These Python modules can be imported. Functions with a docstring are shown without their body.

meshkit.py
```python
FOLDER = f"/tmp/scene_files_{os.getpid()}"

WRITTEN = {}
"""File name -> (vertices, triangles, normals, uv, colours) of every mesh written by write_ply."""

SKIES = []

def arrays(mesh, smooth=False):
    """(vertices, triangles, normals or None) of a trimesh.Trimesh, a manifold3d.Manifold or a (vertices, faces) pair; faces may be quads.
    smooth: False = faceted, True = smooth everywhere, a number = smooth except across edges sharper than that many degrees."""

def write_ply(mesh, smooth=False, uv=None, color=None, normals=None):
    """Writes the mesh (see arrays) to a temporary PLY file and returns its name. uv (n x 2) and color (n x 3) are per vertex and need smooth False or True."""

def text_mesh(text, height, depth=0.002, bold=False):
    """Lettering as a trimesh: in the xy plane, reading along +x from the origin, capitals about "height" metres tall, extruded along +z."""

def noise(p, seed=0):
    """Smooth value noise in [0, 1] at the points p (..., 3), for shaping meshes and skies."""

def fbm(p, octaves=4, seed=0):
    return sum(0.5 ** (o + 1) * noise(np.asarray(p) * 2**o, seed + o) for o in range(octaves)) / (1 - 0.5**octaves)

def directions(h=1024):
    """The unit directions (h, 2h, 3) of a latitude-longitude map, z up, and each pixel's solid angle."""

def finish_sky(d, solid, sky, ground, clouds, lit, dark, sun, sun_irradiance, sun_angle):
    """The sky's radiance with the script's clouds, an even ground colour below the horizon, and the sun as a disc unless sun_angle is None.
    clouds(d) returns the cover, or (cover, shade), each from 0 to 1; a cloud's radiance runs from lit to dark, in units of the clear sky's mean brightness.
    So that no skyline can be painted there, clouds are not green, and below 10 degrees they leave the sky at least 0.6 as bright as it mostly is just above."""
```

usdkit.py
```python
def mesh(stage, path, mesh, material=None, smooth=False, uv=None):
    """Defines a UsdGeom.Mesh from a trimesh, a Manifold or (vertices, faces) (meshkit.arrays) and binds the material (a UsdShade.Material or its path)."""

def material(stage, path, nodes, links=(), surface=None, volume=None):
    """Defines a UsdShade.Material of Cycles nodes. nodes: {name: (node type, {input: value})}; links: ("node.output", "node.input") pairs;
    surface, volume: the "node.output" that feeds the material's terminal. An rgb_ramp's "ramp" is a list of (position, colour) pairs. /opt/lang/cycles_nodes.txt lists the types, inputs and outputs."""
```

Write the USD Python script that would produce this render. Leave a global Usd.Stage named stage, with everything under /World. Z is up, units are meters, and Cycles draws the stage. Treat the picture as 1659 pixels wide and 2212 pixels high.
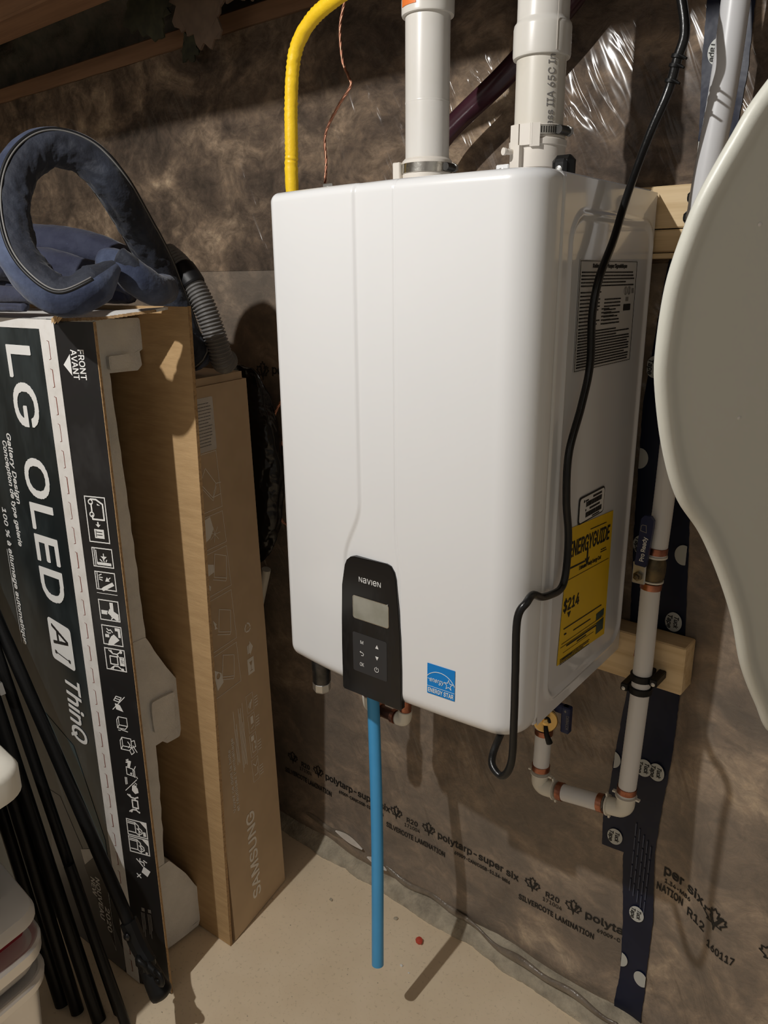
import math, random
import numpy as np
import trimesh
from shapely.geometry import Polygon, LineString, Point, box as sbox
from shapely.ops import unary_union
from shapely import affinity
from pxr import Usd, UsdGeom, UsdLux, UsdShade, Gf, Sdf
import usdkit, meshkit

random.seed(7)
rng = np.random.default_rng(11)
stage = Usd.Stage.CreateInMemory()
UsdGeom.SetStageUpAxis(stage, UsdGeom.Tokens.z)
UsdGeom.SetStageMetersPerUnit(stage, 1.0)
world = UsdGeom.Xform.Define(stage, '/World')
stage.SetDefaultPrim(world.GetPrim())
UsdGeom.Scope.Define(stage, '/World/Looks')

# ------------------------------------------------------------------ camera, light, exposure
cam = UsdGeom.Camera.Define(stage, '/World/camera')
CAMROT = [[0.771116307316849, -0.17801299228450423, 0.6113027197452534],
          [0.6366170229969474, 0.23052892918104295, -0.7359179158310699],
          [-0.009920011115467753, 0.9566440233381269, 0.2910907178027329]]
EYE = (0.85139812, -1.10850849, 1.38887093)
cm = Gf.Matrix4d(1.0)
for i in range(3):
    for j in range(3):
        cm[j, i] = CAMROT[i][j]
cm.SetTranslateOnly(Gf.Vec3d(*EYE))
cam.AddTransformOp().Set(cm)
cam.CreateHorizontalApertureAttr(24.0)
cam.CreateVerticalApertureAttr(24.0 * 2212 / 1659)
cam.CreateFocalLengthAttr(24.0 * 1669.418 / 1659)
cam.CreateClippingRangeAttr(Gf.Vec2f(0.02, 50))
cam.CreateFStopAttr(0.0)
cam.CreateExposureAttr(0.0)

BULB = (-0.025, -1.45, 2.2)
BULB_POWER = 70.0
dome = UsdLux.DomeLight.Define(stage, '/World/room_glow')
dome.CreateColorAttr(Gf.Vec3f(1.0, 0.94, 0.86))
dome.CreateIntensityAttr(0.05)

# ------------------------------------------------------------------ helpers
V = lambda *a: np.array(a, float)
used = {}
MM = {}


def path(parent, name):
    base = (parent or '/World') + '/' + name
    k = used.get(base, -1) + 1
    used[base] = k
    return base if k == 0 else f'{base}_{k:03d}'


def keys(prim, label=None, cat=None, group=None, kind=None):
    for k, v in (('label', label), ('category', cat), ('group', group), ('kind', kind)):
        if v:
            prim.SetCustomDataByKey(k, v)


ORI = {}


def thing(name, label, cat, loc=(0, 0, 0), group=None, kind=None):
    p = path(None, name)
    x = UsdGeom.Xform.Define(stage, p)
    x.AddTranslateOp().Set(Gf.Vec3d(*map(float, loc)))
    ORI[p] = np.array(loc, float)
    keys(x.GetPrim(), label, cat, group, kind)
    return p


def obj(name, mesh, m, parent=None, smooth=False, label=None, cat=None, group=None, kind=None):
    """one Mesh; world coordinates in, stored relative to its thing"""
    p = path(parent, name)
    if isinstance(mesh, (list,)):
        mesh = cat_(mesh)
    v, f = np.array(mesh.vertices, float), np.array(mesh.faces)
    if parent:
        v = v - ORI[parent]
        ORI[p] = ORI[parent]
    mm = usdkit.mesh(stage, p, trimesh.Trimesh(v, f, process=False), MM[m] if m else None, smooth=smooth)
    keys(mm.GetPrim(), label, cat, group, kind)
    return p


def cat_(ms):
    return trimesh.util.concatenate([trimesh.Trimesh(m.vertices, m.faces, process=False) for m in ms])


def unit(a):
    a = np.asarray(a, float)
    return a / np.linalg.norm(a)


def rbox(lo, hi, b=0.002):
    lo, hi = V(*lo), V(*hi)
    pts = []
    for sx in (0, 1):
        for sy in (0, 1):
            for sz in (0, 1):
                c = V(hi[0] if sx else lo[0], hi[1] if sy else lo[1], hi[2] if sz else lo[2])
                s = V(-1 if sx else 1, -1 if sy else 1, -1 if sz else 1) * b
                for k in range(3):
                    q = c + s
                    q[k] = c[k]
                    pts.append(q)
    return trimesh.convex.convex_hull(np.array(pts))


def hull(pts):
    return trimesh.convex.convex_hull(np.array(pts, float))


def frame(mesh, O, X, Y):
    """mesh drawn in xy, extruded along z -> plane at O with axes X, Y"""
    X, Y = unit(X), unit(Y)
    N = np.cross(X, Y)
    v = np.asarray(mesh.vertices)
    w = np.asarray(O, float) + v[:, :1] * X + v[:, 1:2] * Y + v[:, 2:3] * N
    return trimesh.Trimesh(w, mesh.faces, process=False)


def geoms(s):
    return [g for g in getattr(s, 'geoms', [s]) if g.geom_type == 'Polygon' and g.area > 1e-10]


def ext(shape, depth):
    return cat_([trimesh.creation.extrude_polygon(g, depth, engine='earcut') for g in geoms(shape)])


def text(s, h, O, X, Y, width=None, shear=0.0, bold=False, depth=0.0004, anchor='l', valign=0.0):
    m = meshkit.text_mesh(s, h, depth, bold)
    v = np.array(m.vertices)
    x0, x1 = v[:, 0].min(), v[:, 0].max()
    v[:, 0] -= x0
    if width:
        v[:, 0] *= width / (x1 - x0)
    wd = v[:, 0].max()
    if anchor == 'c':
        v[:, 0] -= wd / 2
    if anchor == 'r':
        v[:, 0] -= wd
    v[:, 0] += shear * v[:, 1]
    v[:, 1] -= valign * h
    return frame(trimesh.Trimesh(v, m.faces, process=False), O, X, Y)


def spline(pts, n):
    """Catmull-Rom through pts (any dimension)"""
    P = np.asarray(pts, float)
    if len(P) == 2:
        return P[0] + (P[1] - P[0]) * np.linspace(0, 1, n)[:, None]
    Q = np.vstack([2 * P[0] - P[1], P, 2 * P[-1] - P[-2]])
    seg = np.linalg.norm(np.diff(P[:, :3], axis=0), axis=1)
    cum = np.r_[0, np.cumsum(seg)]
    out = []
    for t in np.linspace(0, cum[-1], n):
        i = min(max(np.searchsorted(cum, t, 'right') - 1, 0), len(P) - 2)
        u = (t - cum[i]) / max(seg[i], 1e-9)
        a, b, c, d = Q[i:i + 4]
        out.append(0.5 * (2 * b + (c - a) * u + (2 * a - 5 * b + 4 * c - d) * u * u + (3 * b - a - 3 * c + d) * u ** 3))
    return np.array(out)


def sweep(C, r, k=14, caps=True, squash=None, disp=None):
    """tube along the points C with radius r (number or per point)"""
    C = np.asarray(C, float)
    n = len(C)
    r = np.broadcast_to(np.asarray(r, float), (n,))
    T = np.gradient(C, axis=0)
    T /= np.linalg.norm(T, axis=1, keepdims=True)
    a = np.cross(T[0], [0, 0, 1.0])
    if np.linalg.norm(a) < 1e-3:
        a = np.cross(T[0], [0, 1.0, 0])
    a = unit(a)
    vs, A, B = [], [], []
    for i in range(n):
        a = unit(a - T[i] * (a @ T[i]))
        b = np.cross(T[i], a)
        A.append(a), B.append(b)
    ang = np.linspace(0, 2 * np.pi, k, endpoint=False)
    A, B = np.array(A), np.array(B)
    rad = r[:, None] * np.ones((n, k))
    if disp is not None:
        rad = rad + disp(C, ang)
    vs = C[:, None] + rad[..., None] * (np.cos(ang)[None, :, None] * A[:, None] + np.sin(ang)[None, :, None] * B[:, None] * (squash or 1))
    f = []
    for i in range(n - 1):
        for j in range(k):
            j2 = (j + 1) % k
            q = [i * k + j, i * k + j2, (i + 1) * k + j2, (i + 1) * k + j]
            f += [[q[0], q[1], q[2]], [q[0], q[2], q[3]]]
    v = vs.reshape(-1, 3)
    if caps:
        v = np.vstack([v, C[0], C[-1]])
        c0, c1 = n * k, n * k + 1
        for j in range(k):
            j2 = (j + 1) % k
            f += [[c0, j2, j], [c1, (n - 1) * k + j, (n - 1) * k + j2]]
    return trimesh.Trimesh(v, np.array(f), process=False)


def cyl(a, b, r, k=24, r2=None):
    a, b = V(*a), V(*b)
    return sweep(np.array([a, b]), np.array([r, r if r2 is None else r2]), k)


def lathe(prof, O, axis=(0, 0, 1), k=32):
    """prof: (radius, height) pairs along the axis from O; closed with caps"""
    ax = unit(axis)
    s = unit(np.cross(ax, [1, 0.02, 0.01] if abs(ax[0]) < 0.9 else [0, 1, 0.02]))
    t = np.cross(ax, s)
    ang = np.linspace(0, 2 * np.pi, k, endpoint=False)
    ring = np.cos(ang)[:, None] * s + np.sin(ang)[:, None] * t
    O = V(*O)
    v, f = [], []
    for r, h in prof:
        v.append(O + ax * h + ring * max(r, 1e-5))
    n = len(prof)
    for i in range(n - 1):
        for j in range(k):
            j2 = (j + 1) % k
            f += [[i * k + j, i * k + j2, (i + 1) * k + j2], [i * k + j, (i + 1) * k + j2, (i + 1) * k + j]]
    v = np.vstack(v + [[O + ax * prof[0][1]], [O + ax * prof[-1][1]]])
    for j in range(k):
        j2 = (j + 1) % k
        f += [[n * k, j2, j], [n * k + 1, (n - 1) * k + j, (n - 1) * k + j2]]
    return trimesh.Trimesh(v, np.array(f), process=False)


def rings(R, cap0=True, cap1=True):
    """loft of closed rings (n, k, 3) with fan caps"""
    R = np.asarray(R, float)
    n, k, _ = R.shape
    i, j = np.meshgrid(np.arange(n - 1), np.arange(k), indexing='ij')
    j2 = (j + 1) % k
    a, b, c, d = i * k + j, i * k + j2, (i + 1) * k + j2, (i + 1) * k + j
    f = np.concatenate([np.stack([a, b, c], -1).reshape(-1, 3), np.stack([a, c, d], -1).reshape(-1, 3)])
    v = R.reshape(-1, 3)
    ex = []
    if cap0:
        v = np.vstack([v, R[0].mean(0)])
        jj = np.arange(k)
        ex.append(np.stack([np.full(k, len(v) - 1), (jj + 1) % k, jj], 1))
    if cap1:
        v = np.vstack([v, R[-1].mean(0)])
        jj = np.arange(k) + (n - 1) * k
        ex.append(np.stack([np.full(k, len(v) - 1), jj, (np.arange(k) + 1) % k + (n - 1) * k], 1))
    return trimesh.Trimesh(v, np.vstack([f] + ex), process=False)


def grid(P):
    """surface through an (n, m, 3) array of points"""
    n, m, _ = P.shape
    i, j = np.meshgrid(np.arange(n - 1), np.arange(m - 1), indexing='ij')
    a, b, c, d = i * m + j, i * m + j + 1, (i + 1) * m + j + 1, (i + 1) * m + j
    f = np.concatenate([np.stack([a, b, c], -1).reshape(-1, 3), np.stack([a, c, d], -1).reshape(-1, 3)])
    return trimesh.Trimesh(P.reshape(-1, 3), f, process=False)


def sm(a, b, x):
    t = np.clip((np.asarray(x, float) - a) / (b - a), 0, 1)
    return t * t * (3 - 2 * t)


# ------------------------------------------------------------------ materials
def mat(name, col, rough=0.5, metal=0.0, col2=None, scale=8, lo=0.35, hi=0.65, detail=4, stretch=None, bump=None, coat=0, coat_rough=0.05, spec=0.5,
        trans=0, ior=1.45, sheen=0, distortion=0, rough2=None, dist=0.01):
    n = {'g': ('geometry', {}), 'p': ('principled_bsdf', dict(base_color=col, roughness=rough, metallic=metal, specular_ior_level=spec, coat_weight=coat,
                                                               coat_roughness=coat_rough, transmission_weight=trans, ior=ior, sheen_weight=sheen))}
    l = []
    src = 'g.position'
    if stretch:
        n['m'] = ('mapping', {'mapping_type': 'point', 'scale': stretch})
        l.append(('g.position', 'm.vector'))
        src = 'm.vector'
    if col2 is not None:
        n['n'] = ('noise_texture', {'scale': scale, 'detail': detail, 'roughness': 0.6, 'distortion': distortion})
        n['r'] = ('rgb_ramp', {'ramp': [(lo, col), (hi, col2)]})
        l += [(src, 'n.vector'), ('n.fac', 'r.fac'), ('r.color', 'p.base_color')]
        if rough2 is not None:
            n['mr'] = ('map_range', {'from_min': lo, 'from_max': hi, 'to_min': rough, 'to_max': rough2, 'clamp': True})
            l += [('n.fac', 'mr.value'), ('mr.result', 'p.roughness')]
    if bump:
        bs, st = bump
        n['bn'] = ('noise_texture', {'scale': bs, 'detail': 3, 'roughness': 0.6})
        n['b'] = ('bump', {'strength': st, 'distance': dist})
        l += [(src, 'bn.vector'), ('bn.fac', 'b.height'), ('b.normal', 'p.normal')]
        if coat:
            l.append(('b.normal', 'p.coat_normal'))
    MM[name] = usdkit.material(stage, '/World/Looks/' + name, n, l, surface='p.BSDF')


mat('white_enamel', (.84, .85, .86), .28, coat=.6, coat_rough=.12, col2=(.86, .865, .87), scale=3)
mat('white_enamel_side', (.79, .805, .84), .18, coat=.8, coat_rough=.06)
mat('black_gloss', (.006, .006, .007), .14, col2=(.012, .012, .013), scale=30, stretch=(1, 1, .4), rough2=.3, lo=.5, hi=.7)
mat('screen', (.27, .265, .215), .22, col2=(.36, .35, .30), scale=14, stretch=(1, 1, 1), lo=.4, hi=.6)
mat('keypad', (.035, .035, .037), .4)
mat('white_print', (.82, .82, .80), .5)
mat('black_print', (.012, .011, .01), .6)
mat('grey_print', (.22, .21, .2), .6)
mat('label_silver', (.60, .59, .58), .4)
mat('label_white', (.80, .80, .80), .4)
mat('label_blue', (.0, .23, .68), .4)
mat('label_yellow', (.80, .52, .012), .5, col2=(.76, .49, .012), scale=20)
mat('label_dark', (.03, .06, .05), .4)
mat('vent_white', (.74, .715, .67), .3, col2=(.70, .67, .61), scale=9, detail=6)
mat('vent_ivory', (.72, .68, .60), .32, col2=(.60, .56, .48), scale=14, detail=7, lo=.5, hi=.8)
mat('vent_fitting', (.76, .71, .64), .38)
mat('orange_label', (.8, .2, .04), .5)
mat('steel', (.62, .60, .55), .2, 1.0, bump=(120, .05))
mat('dark_steel', (.10, .095, .09), .38, .9, col2=(.05, .05, .045), scale=40)
mat('zinc', (.55, .55, .53), .35, .9)
mat('yellow_jacket', (.93, .62, .02), .42, col2=(.88, .56, .015), scale=25, bump=(90, .08))
mat('copper_wire', (.62, .30, .20), .42, .85, col2=(.42, .20, .13), scale=60)
mat('copper', (.55, .24, .15), .32, 1.0, col2=(.30, .12, .08), scale=50)
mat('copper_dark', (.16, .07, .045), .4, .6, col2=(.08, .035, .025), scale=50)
mat('white_pipe', (.74, .735, .73), .36, bump=(60, .03))
mat('grey_pipe', (.70, .70, .71), .34)
mat('pipe_fitting', (.77, .74, .65), .35)
mat('brass', (.85, .58, .22), .3, 1.0)
mat('dull_brass', (.17, .13, .07), .45, .7, col2=(.09, .075, .05), scale=60)
mat('navy_plastic', (.012, .02, .075), .4)
mat('black_plastic', (.007, .007, .007), .45, spec=.3, bump=(80, .05))
mat('black_cord', (.008, .008, .008), .28, bump=(150, .04))
mat('maroon_pipe', (.035, .012, .017), .22, col2=(.06, .02, .03), scale=12)
mat('blue_pipe', (.075, .38, .74), .34, col2=(.07, .36, .70), scale=20)
mat('pine', (.80, .61, .36), .55, col2=(.64, .45, .23), scale=22, stretch=(.12, 3, 3), detail=5, lo=.42, hi=.68)
mat('pine_end', (.50, .34, .18), .7, col2=(.38, .25, .13), scale=40, lo=.4, hi=.7)
mat('red_paint', (.22, .01, .012), .5)
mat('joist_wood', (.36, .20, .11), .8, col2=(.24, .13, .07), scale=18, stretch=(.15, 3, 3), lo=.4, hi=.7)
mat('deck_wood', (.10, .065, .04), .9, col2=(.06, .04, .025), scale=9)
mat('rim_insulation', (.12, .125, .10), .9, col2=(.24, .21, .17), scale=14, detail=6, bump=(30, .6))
mat('kraft_scrap', (.26, .185, .13), .8, col2=(.18, .125, .09), scale=20)
mat('moss_scrap', (.085, .085, .05), .9, col2=(.05, .05, .035), scale=40)
mat('cardboard', (.56, .37, .185), .75, col2=(.48, .31, .15), scale=30, stretch=(.5, .5, 3), detail=5, bump=(60, .08))
mat('cardboard_edge', (.44, .28, .135), .8, col2=(.25, .15, .075), scale=180, lo=.45, hi=.7)
mat('carton_brown', (.60, .445, .285), .7, col2=(.54, .395, .25), scale=14, detail=5)
mat('carton_ink', (.86, .81, .73), .7)
mat('carton_sticker', (.62, .58, .53), .5, col2=(.56, .52, .47), scale=40)
mat('carton_black', (.016, .015, .015), .38, col2=(.05, .05, .05), scale=11, detail=8, lo=.52, hi=.85, stretch=(1, 1, .6))
mat('carton_picture', (.010, .015, .017), .33, col2=(.075, .095, .10), scale=7, detail=7, lo=.45, hi=.95, stretch=(1.5, 1.5, .5))
mat('carton_teal', (.008, .075, .10), .4, col2=(.006, .02, .03), scale=9)
mat('carton_grey', (.12, .12, .125), .4, col2=(.09, .09, .095), scale=9)
mat('carton_white', (.80, .78, .75), .55, col2=(.70, .67, .63), scale=40, detail=6, lo=.45, hi=.75)
mat('carton_slit', (.23, .08, .06), .8)
mat('foam', (.78, .76, .72), .85, col2=(.70, .68, .64), scale=20, bump=(160, .25))
mat('blue_cloth', (.016, .024, .055), .85, col2=(.10, .13, .215), scale=9, detail=8, lo=.42, hi=.72, sheen=.15, bump=(45, .25))
mat('dark_cloth', (.006, .008, .016), .75, col2=(.018, .023, .038), scale=16, detail=6, sheen=.1, bump=(50, .3))
mat('indigo_cloth', (.016, .019, .045), .85, col2=(.04, .046, .078), scale=12, detail=7, sheen=.15, bump=(38, .35))
mat('zip_tape', (.006, .006, .007), .5)
mat('grey_hose', (.16, .155, .15), .4)
mat('black_bag', (.006, .006, .006), .2, bump=(14, .8), dist=.02)
mat('black_tube', (.005, .005, .005), .36, spec=.3, bump=(200, .04))
mat('clear_plastic', (.80, .77, .73), .38, trans=.55, col2=(.72, .69, .66), scale=6)
mat('red_label', (.30, .008, .02), .4, col2=(.34, .012, .025), scale=20)
mat('pink_content', (.55, .27, .24), .6, col2=(.6, .36, .31), scale=8)
mat('lid_white', (.66, .63, .59), .45)
mat('lid_cream', (.80, .77, .68), .4)
mat('tote_blue', (.05, .07, .22), .5)
mat('black_crate', (.006, .006, .006), .6)
mat('beige_shell', (.69, .69, .615), .38, bump=(220, .02))
mat('beige_edge', (.66, .63, .55), .35)
mat('concrete_ledge', (.50, .435, .325), .9, col2=(.30, .26, .195), scale=26, detail=8, bump=(55, .7))
mat('red_bit', (.55, .07, .04), .5)
mat('crumb', (.42, .37, .28), .9)
mat('crumb_white', (.8, .78, .74), .8)
mat('tape_navy', (.006, .009, .026), .42, col2=(.010, .014, .037), scale=11, detail=5, spec=.35, bump=(22, .12))
mat('tape_disc', (.52, .53, .50), .4)
mat('tape_lines', (.05, .06, .10), .5)
mat('plastic_fold', (.24, .20, .155), .35, col2=(.15, .12, .09), scale=20, coat=.4, coat_rough=.15, bump=(35, .5))
mat('plain_wall', (.42, .42, .415), .7)
mat('bulb_glass', (.9, .9, .88), .4)
mat('socket', (.75, .74, .7), .4)

# painted concrete floor
MM['floor'] = usdkit.material(stage, '/World/Looks/floor', {
    'g': ('geometry', {}), 'n1': ('noise_texture', {'scale': 5, 'detail': 6, 'roughness': .6}), 'r1': ('rgb_ramp', {'ramp': [(.3, (.78, .625, .43)), (.7, (.88, .73, .525))]}),
    'n2': ('noise_texture', {'scale': 130, 'detail': 3, 'roughness': .7}), 'r2': ('rgb_ramp', {'ramp': [(.30, (.72, .70, .66)), (.42, (1, 1, 1))]}),
    'mx': ('mix_color', {'blend_type': 'multiply', 'fac': .75}), 'b': ('bump', {'strength': .25, 'distance': .004}),
    'p': ('principled_bsdf', {'roughness': .62})},
    [('g.position', 'n1.vector'), ('g.position', 'n2.vector'), ('n1.fac', 'r1.fac'), ('n2.fac', 'r2.fac'), ('r1.color', 'mx.a'), ('r2.color', 'mx.b'),
     ('mx.result', 'p.base_color'), ('n1.fac', 'b.height'), ('b.normal', 'p.normal')], surface='p.BSDF')


# brown fibreglass blanket behind glossy clear sheeting; the sheet below the lap is milkier
def film(name, milk, coat, wr, rough):
    MM[name] = usdkit.material(stage, '/World/Looks/' + name, {
        'g': ('geometry', {}),
        'm1': ('mapping', {'mapping_type': 'point', 'scale': (.80, 1, 1.05)}),
        'n1': ('noise_texture', {'scale': 8.5, 'detail': 8, 'roughness': .64, 'distortion': .5}),
        'r1': ('rgb_ramp', {'ramp': [(.30, (.036, .025, .018)), (.43, (.095, .066, .047)), (.52, (.165, .116, .079)), (.60, (.28, .20, .135)), (.70, (.50, .375, .25))]}),
        'm2': ('mapping', {'mapping_type': 'point', 'scale': (.85, 1, 1.15)}),
        'n2': ('noise_texture', {'scale': 30, 'detail': 7, 'roughness': .70, 'distortion': 1.2}),
        'r2': ('rgb_ramp', {'ramp': [(.34, (.45, .42, .40)), (.50, (1, 1, 1)), (.68, (1.6, 1.55, 1.46))]}),
        'mx': ('mix_color', {'blend_type': 'multiply', 'fac': .7, 'use_clamp': False}),
        'mk': ('mix_color', {'blend_type': 'mix', 'fac': milk, 'b': (.42, .36, .295)}),
        'm3': ('mapping', {'mapping_type': 'texture', 'rotation': (0, -.5, 0), 'scale': (.085, .2, .42)}),
        'n3': ('noise_texture', {'scale': 2.6, 'detail': 2.5, 'roughness': .5, 'distortion': .5}),
        'm4': ('mapping', {'mapping_type': 'point', 'scale': (1, 1, 1)}),
        'n4': ('noise_texture', {'scale': 2.1, 'detail': 1, 'roughness': .5}),
        'k4': ('map_range', {'from_min': .42, 'from_max': .62, 'to_min': .15, 'to_max': 1, 'clamp': True}),
        'h3': ('math', {'math_type': 'multiply'}),
        'b1': ('bump', {'strength': wr, 'distance': .035}),
        'b0': ('bump', {'strength': .35, 'distance': .006}),
        'p': ('principled_bsdf', {'roughness': .75, 'coat_weight': coat, 'coat_roughness': rough, 'coat_ior': 1.5, 'specular_ior_level': .25})},
        [('g.position', 'm1.vector'), ('m1.vector', 'n1.vector'), ('g.position', 'm2.vector'), ('m2.vector', 'n2.vector'), ('n1.fac', 'r1.fac'), ('n2.fac', 'r2.fac'),
         ('r1.color', 'mx.a'), ('r2.color', 'mx.b'), ('mx.result', 'mk.a'), ('mk.result', 'p.base_color'), ('g.position', 'm3.vector'), ('m3.vector', 'n3.vector'),
         ('g.position', 'm4.vector'), ('m4.vector', 'n4.vector'), ('n4.fac', 'k4.value'), ('n3.fac', 'h3.value1'), ('k4.result', 'h3.value2'), ('h3.value', 'b1.height'),
         ('b1.normal', 'p.coat_normal'), ('n2.fac', 'b0.height'), ('b0.normal', 'p.normal')], surface='p.BSDF')


film('film_upper', .03, .42, .75, .16)
film('film_lower', .32, .6, .7, .15)

# ------------------------------------------------------------------ setting
WALL = 0.06


def wall_y(x, z):
    x, z = np.broadcast_arrays(np.asarray(x, float), np.asarray(z, float))
    P = np.stack([x * 3.2, np.full_like(x, 3.3), z * 2.4], -1)
    y = WALL + 0.016 * (meshkit.fbm(P, 3, 5) - .5)
    P2 = np.stack([x * 14 + z * 6, np.full_like(x, 1.7), z * 7], -1)
    y = y + 0.005 * (meshkit.fbm(P2, 2, 9) - .5)
    lap = sm(-.10, .02, x)                                      # lower sheet laps over the upper one on the left
    y = y - 0.0025 * (1 - sm(1.4035, 1.405, z)) * (1 - lap)
    bulge = sm(.51, .66, x) * (.35 + .65 * (1 - sm(.9, 1.6, z)))
    y = y - 0.045 * bulge
    fold = x - .53 - .30 * (1.0 - z)                             # long slanting folds on the loose blanket at the right
    y = y - 0.013 * sm(.5, .54, x) * np.exp(-((np.abs(((fold * 5) % 1.0) - .5) / .20) ** 2)) * (1 - sm(.9, 1.3, z))
    y = y + 0.006 * np.exp(-((x - .475) / .05) ** 2)             # taped joint between the blankets
    low = np.exp(-((z - .05) / .035) ** 2)
    y = y - 0.010 * low * (1 + .8 * np.sin(x * 17 + 1.3) * np.sin(x * 7.3))
    y = y + 0.012 * np.exp(-(z / .018) ** 2)
    return y


def sheet(x0, x1, z0, z1, step, off=0.0, name=None):
    xs = np.linspace(x0, x1, int((x1 - x0) / step) + 1)
    zs = np.linspace(z0, z1, int((z1 - z0) / step) + 1)
    X, Z = np.meshgrid(xs, zs, indexing='ij')
    return grid(np.stack([X, wall_y(X, Z) - off, Z], -1))


ORI['/World/wall_back'] = V(0, 0, 0)
wx = UsdGeom.Xform.Define(stage, path(None, 'wall_back'))
keys(wx.GetPrim(), 'basement wall of brown fibreglass blanket under clear plastic sheeting', None, None, 'structure')
WB = '/World/wall_back'
obj('insulation_blanket', sheet(-2.6, 1.6, 1.4045, 1.86, .013), 'film_upper', WB, smooth=True)
obj('insulation_blanket', sheet(-2.6, 1.6, .012, 1.404, .0125), 'film_lower', WB, smooth=True, label='lower blanket with milkier sheeting and printed lines')
obj('backing', rbox((-2.6, .10, 0), (1.6, .2, 1.86)), 'concrete_ledge', WB)
# rolled hem of the sheeting along the floor
hx = np.linspace(-1.2, .47, 150)
hz = .035 + .035 * (1 - sm(-.35, .1, hx)) + .006 * np.sin(hx * 23) + .004 * np.sin(hx * 51 + 1)
hy = .052 - .022 * sm(-.1, .35, hx) + .006 * np.sin(hx * 11 + .5)
obj('sheeting_hem', sweep(np.stack([hx, hy, hz], 1), .0050 + .0020 * np.sin(hx * 31) * np.sin(hx * 9), 12, squash=1.5), 'plastic_fold', WB, smooth=True,
    label='rolled wrinkled bottom edge of the plastic sheeting')
hx2 = np.linspace(.5, 1.3, 60)
obj('sheeting_hem', sweep(np.stack([hx2, .0 - .0 * hx2 + .01 * np.sin(hx2 * 14), .02 + .006 * np.sin(hx2 * 19)], 1), .014 + .003 * np.sin(hx2 * 33), 12), 'plastic_fold', WB, smooth=True)
for a, b, zz in ((-.262, -.175, .088), (-.16, -.10, .066)):
    gx = np.linspace(a, b, 14)
    wd = np.sin(np.linspace(0, np.pi, 14)) * .011 + .0006
    top = np.stack([gx, np.full(14, .034), zz - (gx - a) * .10 + wd], 1)
    bot = np.stack([gx, np.full(14, .031), zz - (gx - a) * .10 - wd * .6], 1)
    obj('torn_gap', grid(np.stack([top, bot], 0)), 'carton_sticker', WB, label='pale sliver showing through a tear in the sheeting')


def wprint(mesh):
    """lay lettering drawn on y = 0 onto the sheeting"""
    v = np.array(mesh.vertices)
    f_ = mesh.faces
    if v[:, 0].max() > .5:
        v, f_ = trimesh.remesh.subdivide_to_size(v, f_, .005, max_iter=12)
    v[:, 1] = wall_y(v[:, 0], v[:, 2]) - .0011 + np.clip(v[:, 1], -.0005, 0)
    return trimesh.Trimesh(v, f_, process=False)


XR, ZU, DN = V(1, 0, 0), V(0, 0, 1), V(0, 0, -1)


def leaf(cx, cz, s):
    pts = [(0, -1), (.05, -.45), (.62, -.52), (.52, -.32), (1, .05), (.82, .12), (.9, .42), (.58, .36), (.5, .5), (.22, .22), (.34, .78), (.16, .7), (0, 1)]
    full = pts + [(-x, y) for x, y in pts[-2:0:-1]]
    p = Polygon(full).buffer(0)
    line = p.exterior.buffer(.055)
    tick = LineString([(-.3, .1), (-.02, -.6), (.62, .45)]).buffer(.12)
    m = ext(unary_union([line, tick.intersection(p.buffer(.2))]), .0004)
    m.vertices[:, :2] *= s
    return wprint(frame(m, (cx, 0, cz), XR, ZU))


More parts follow.
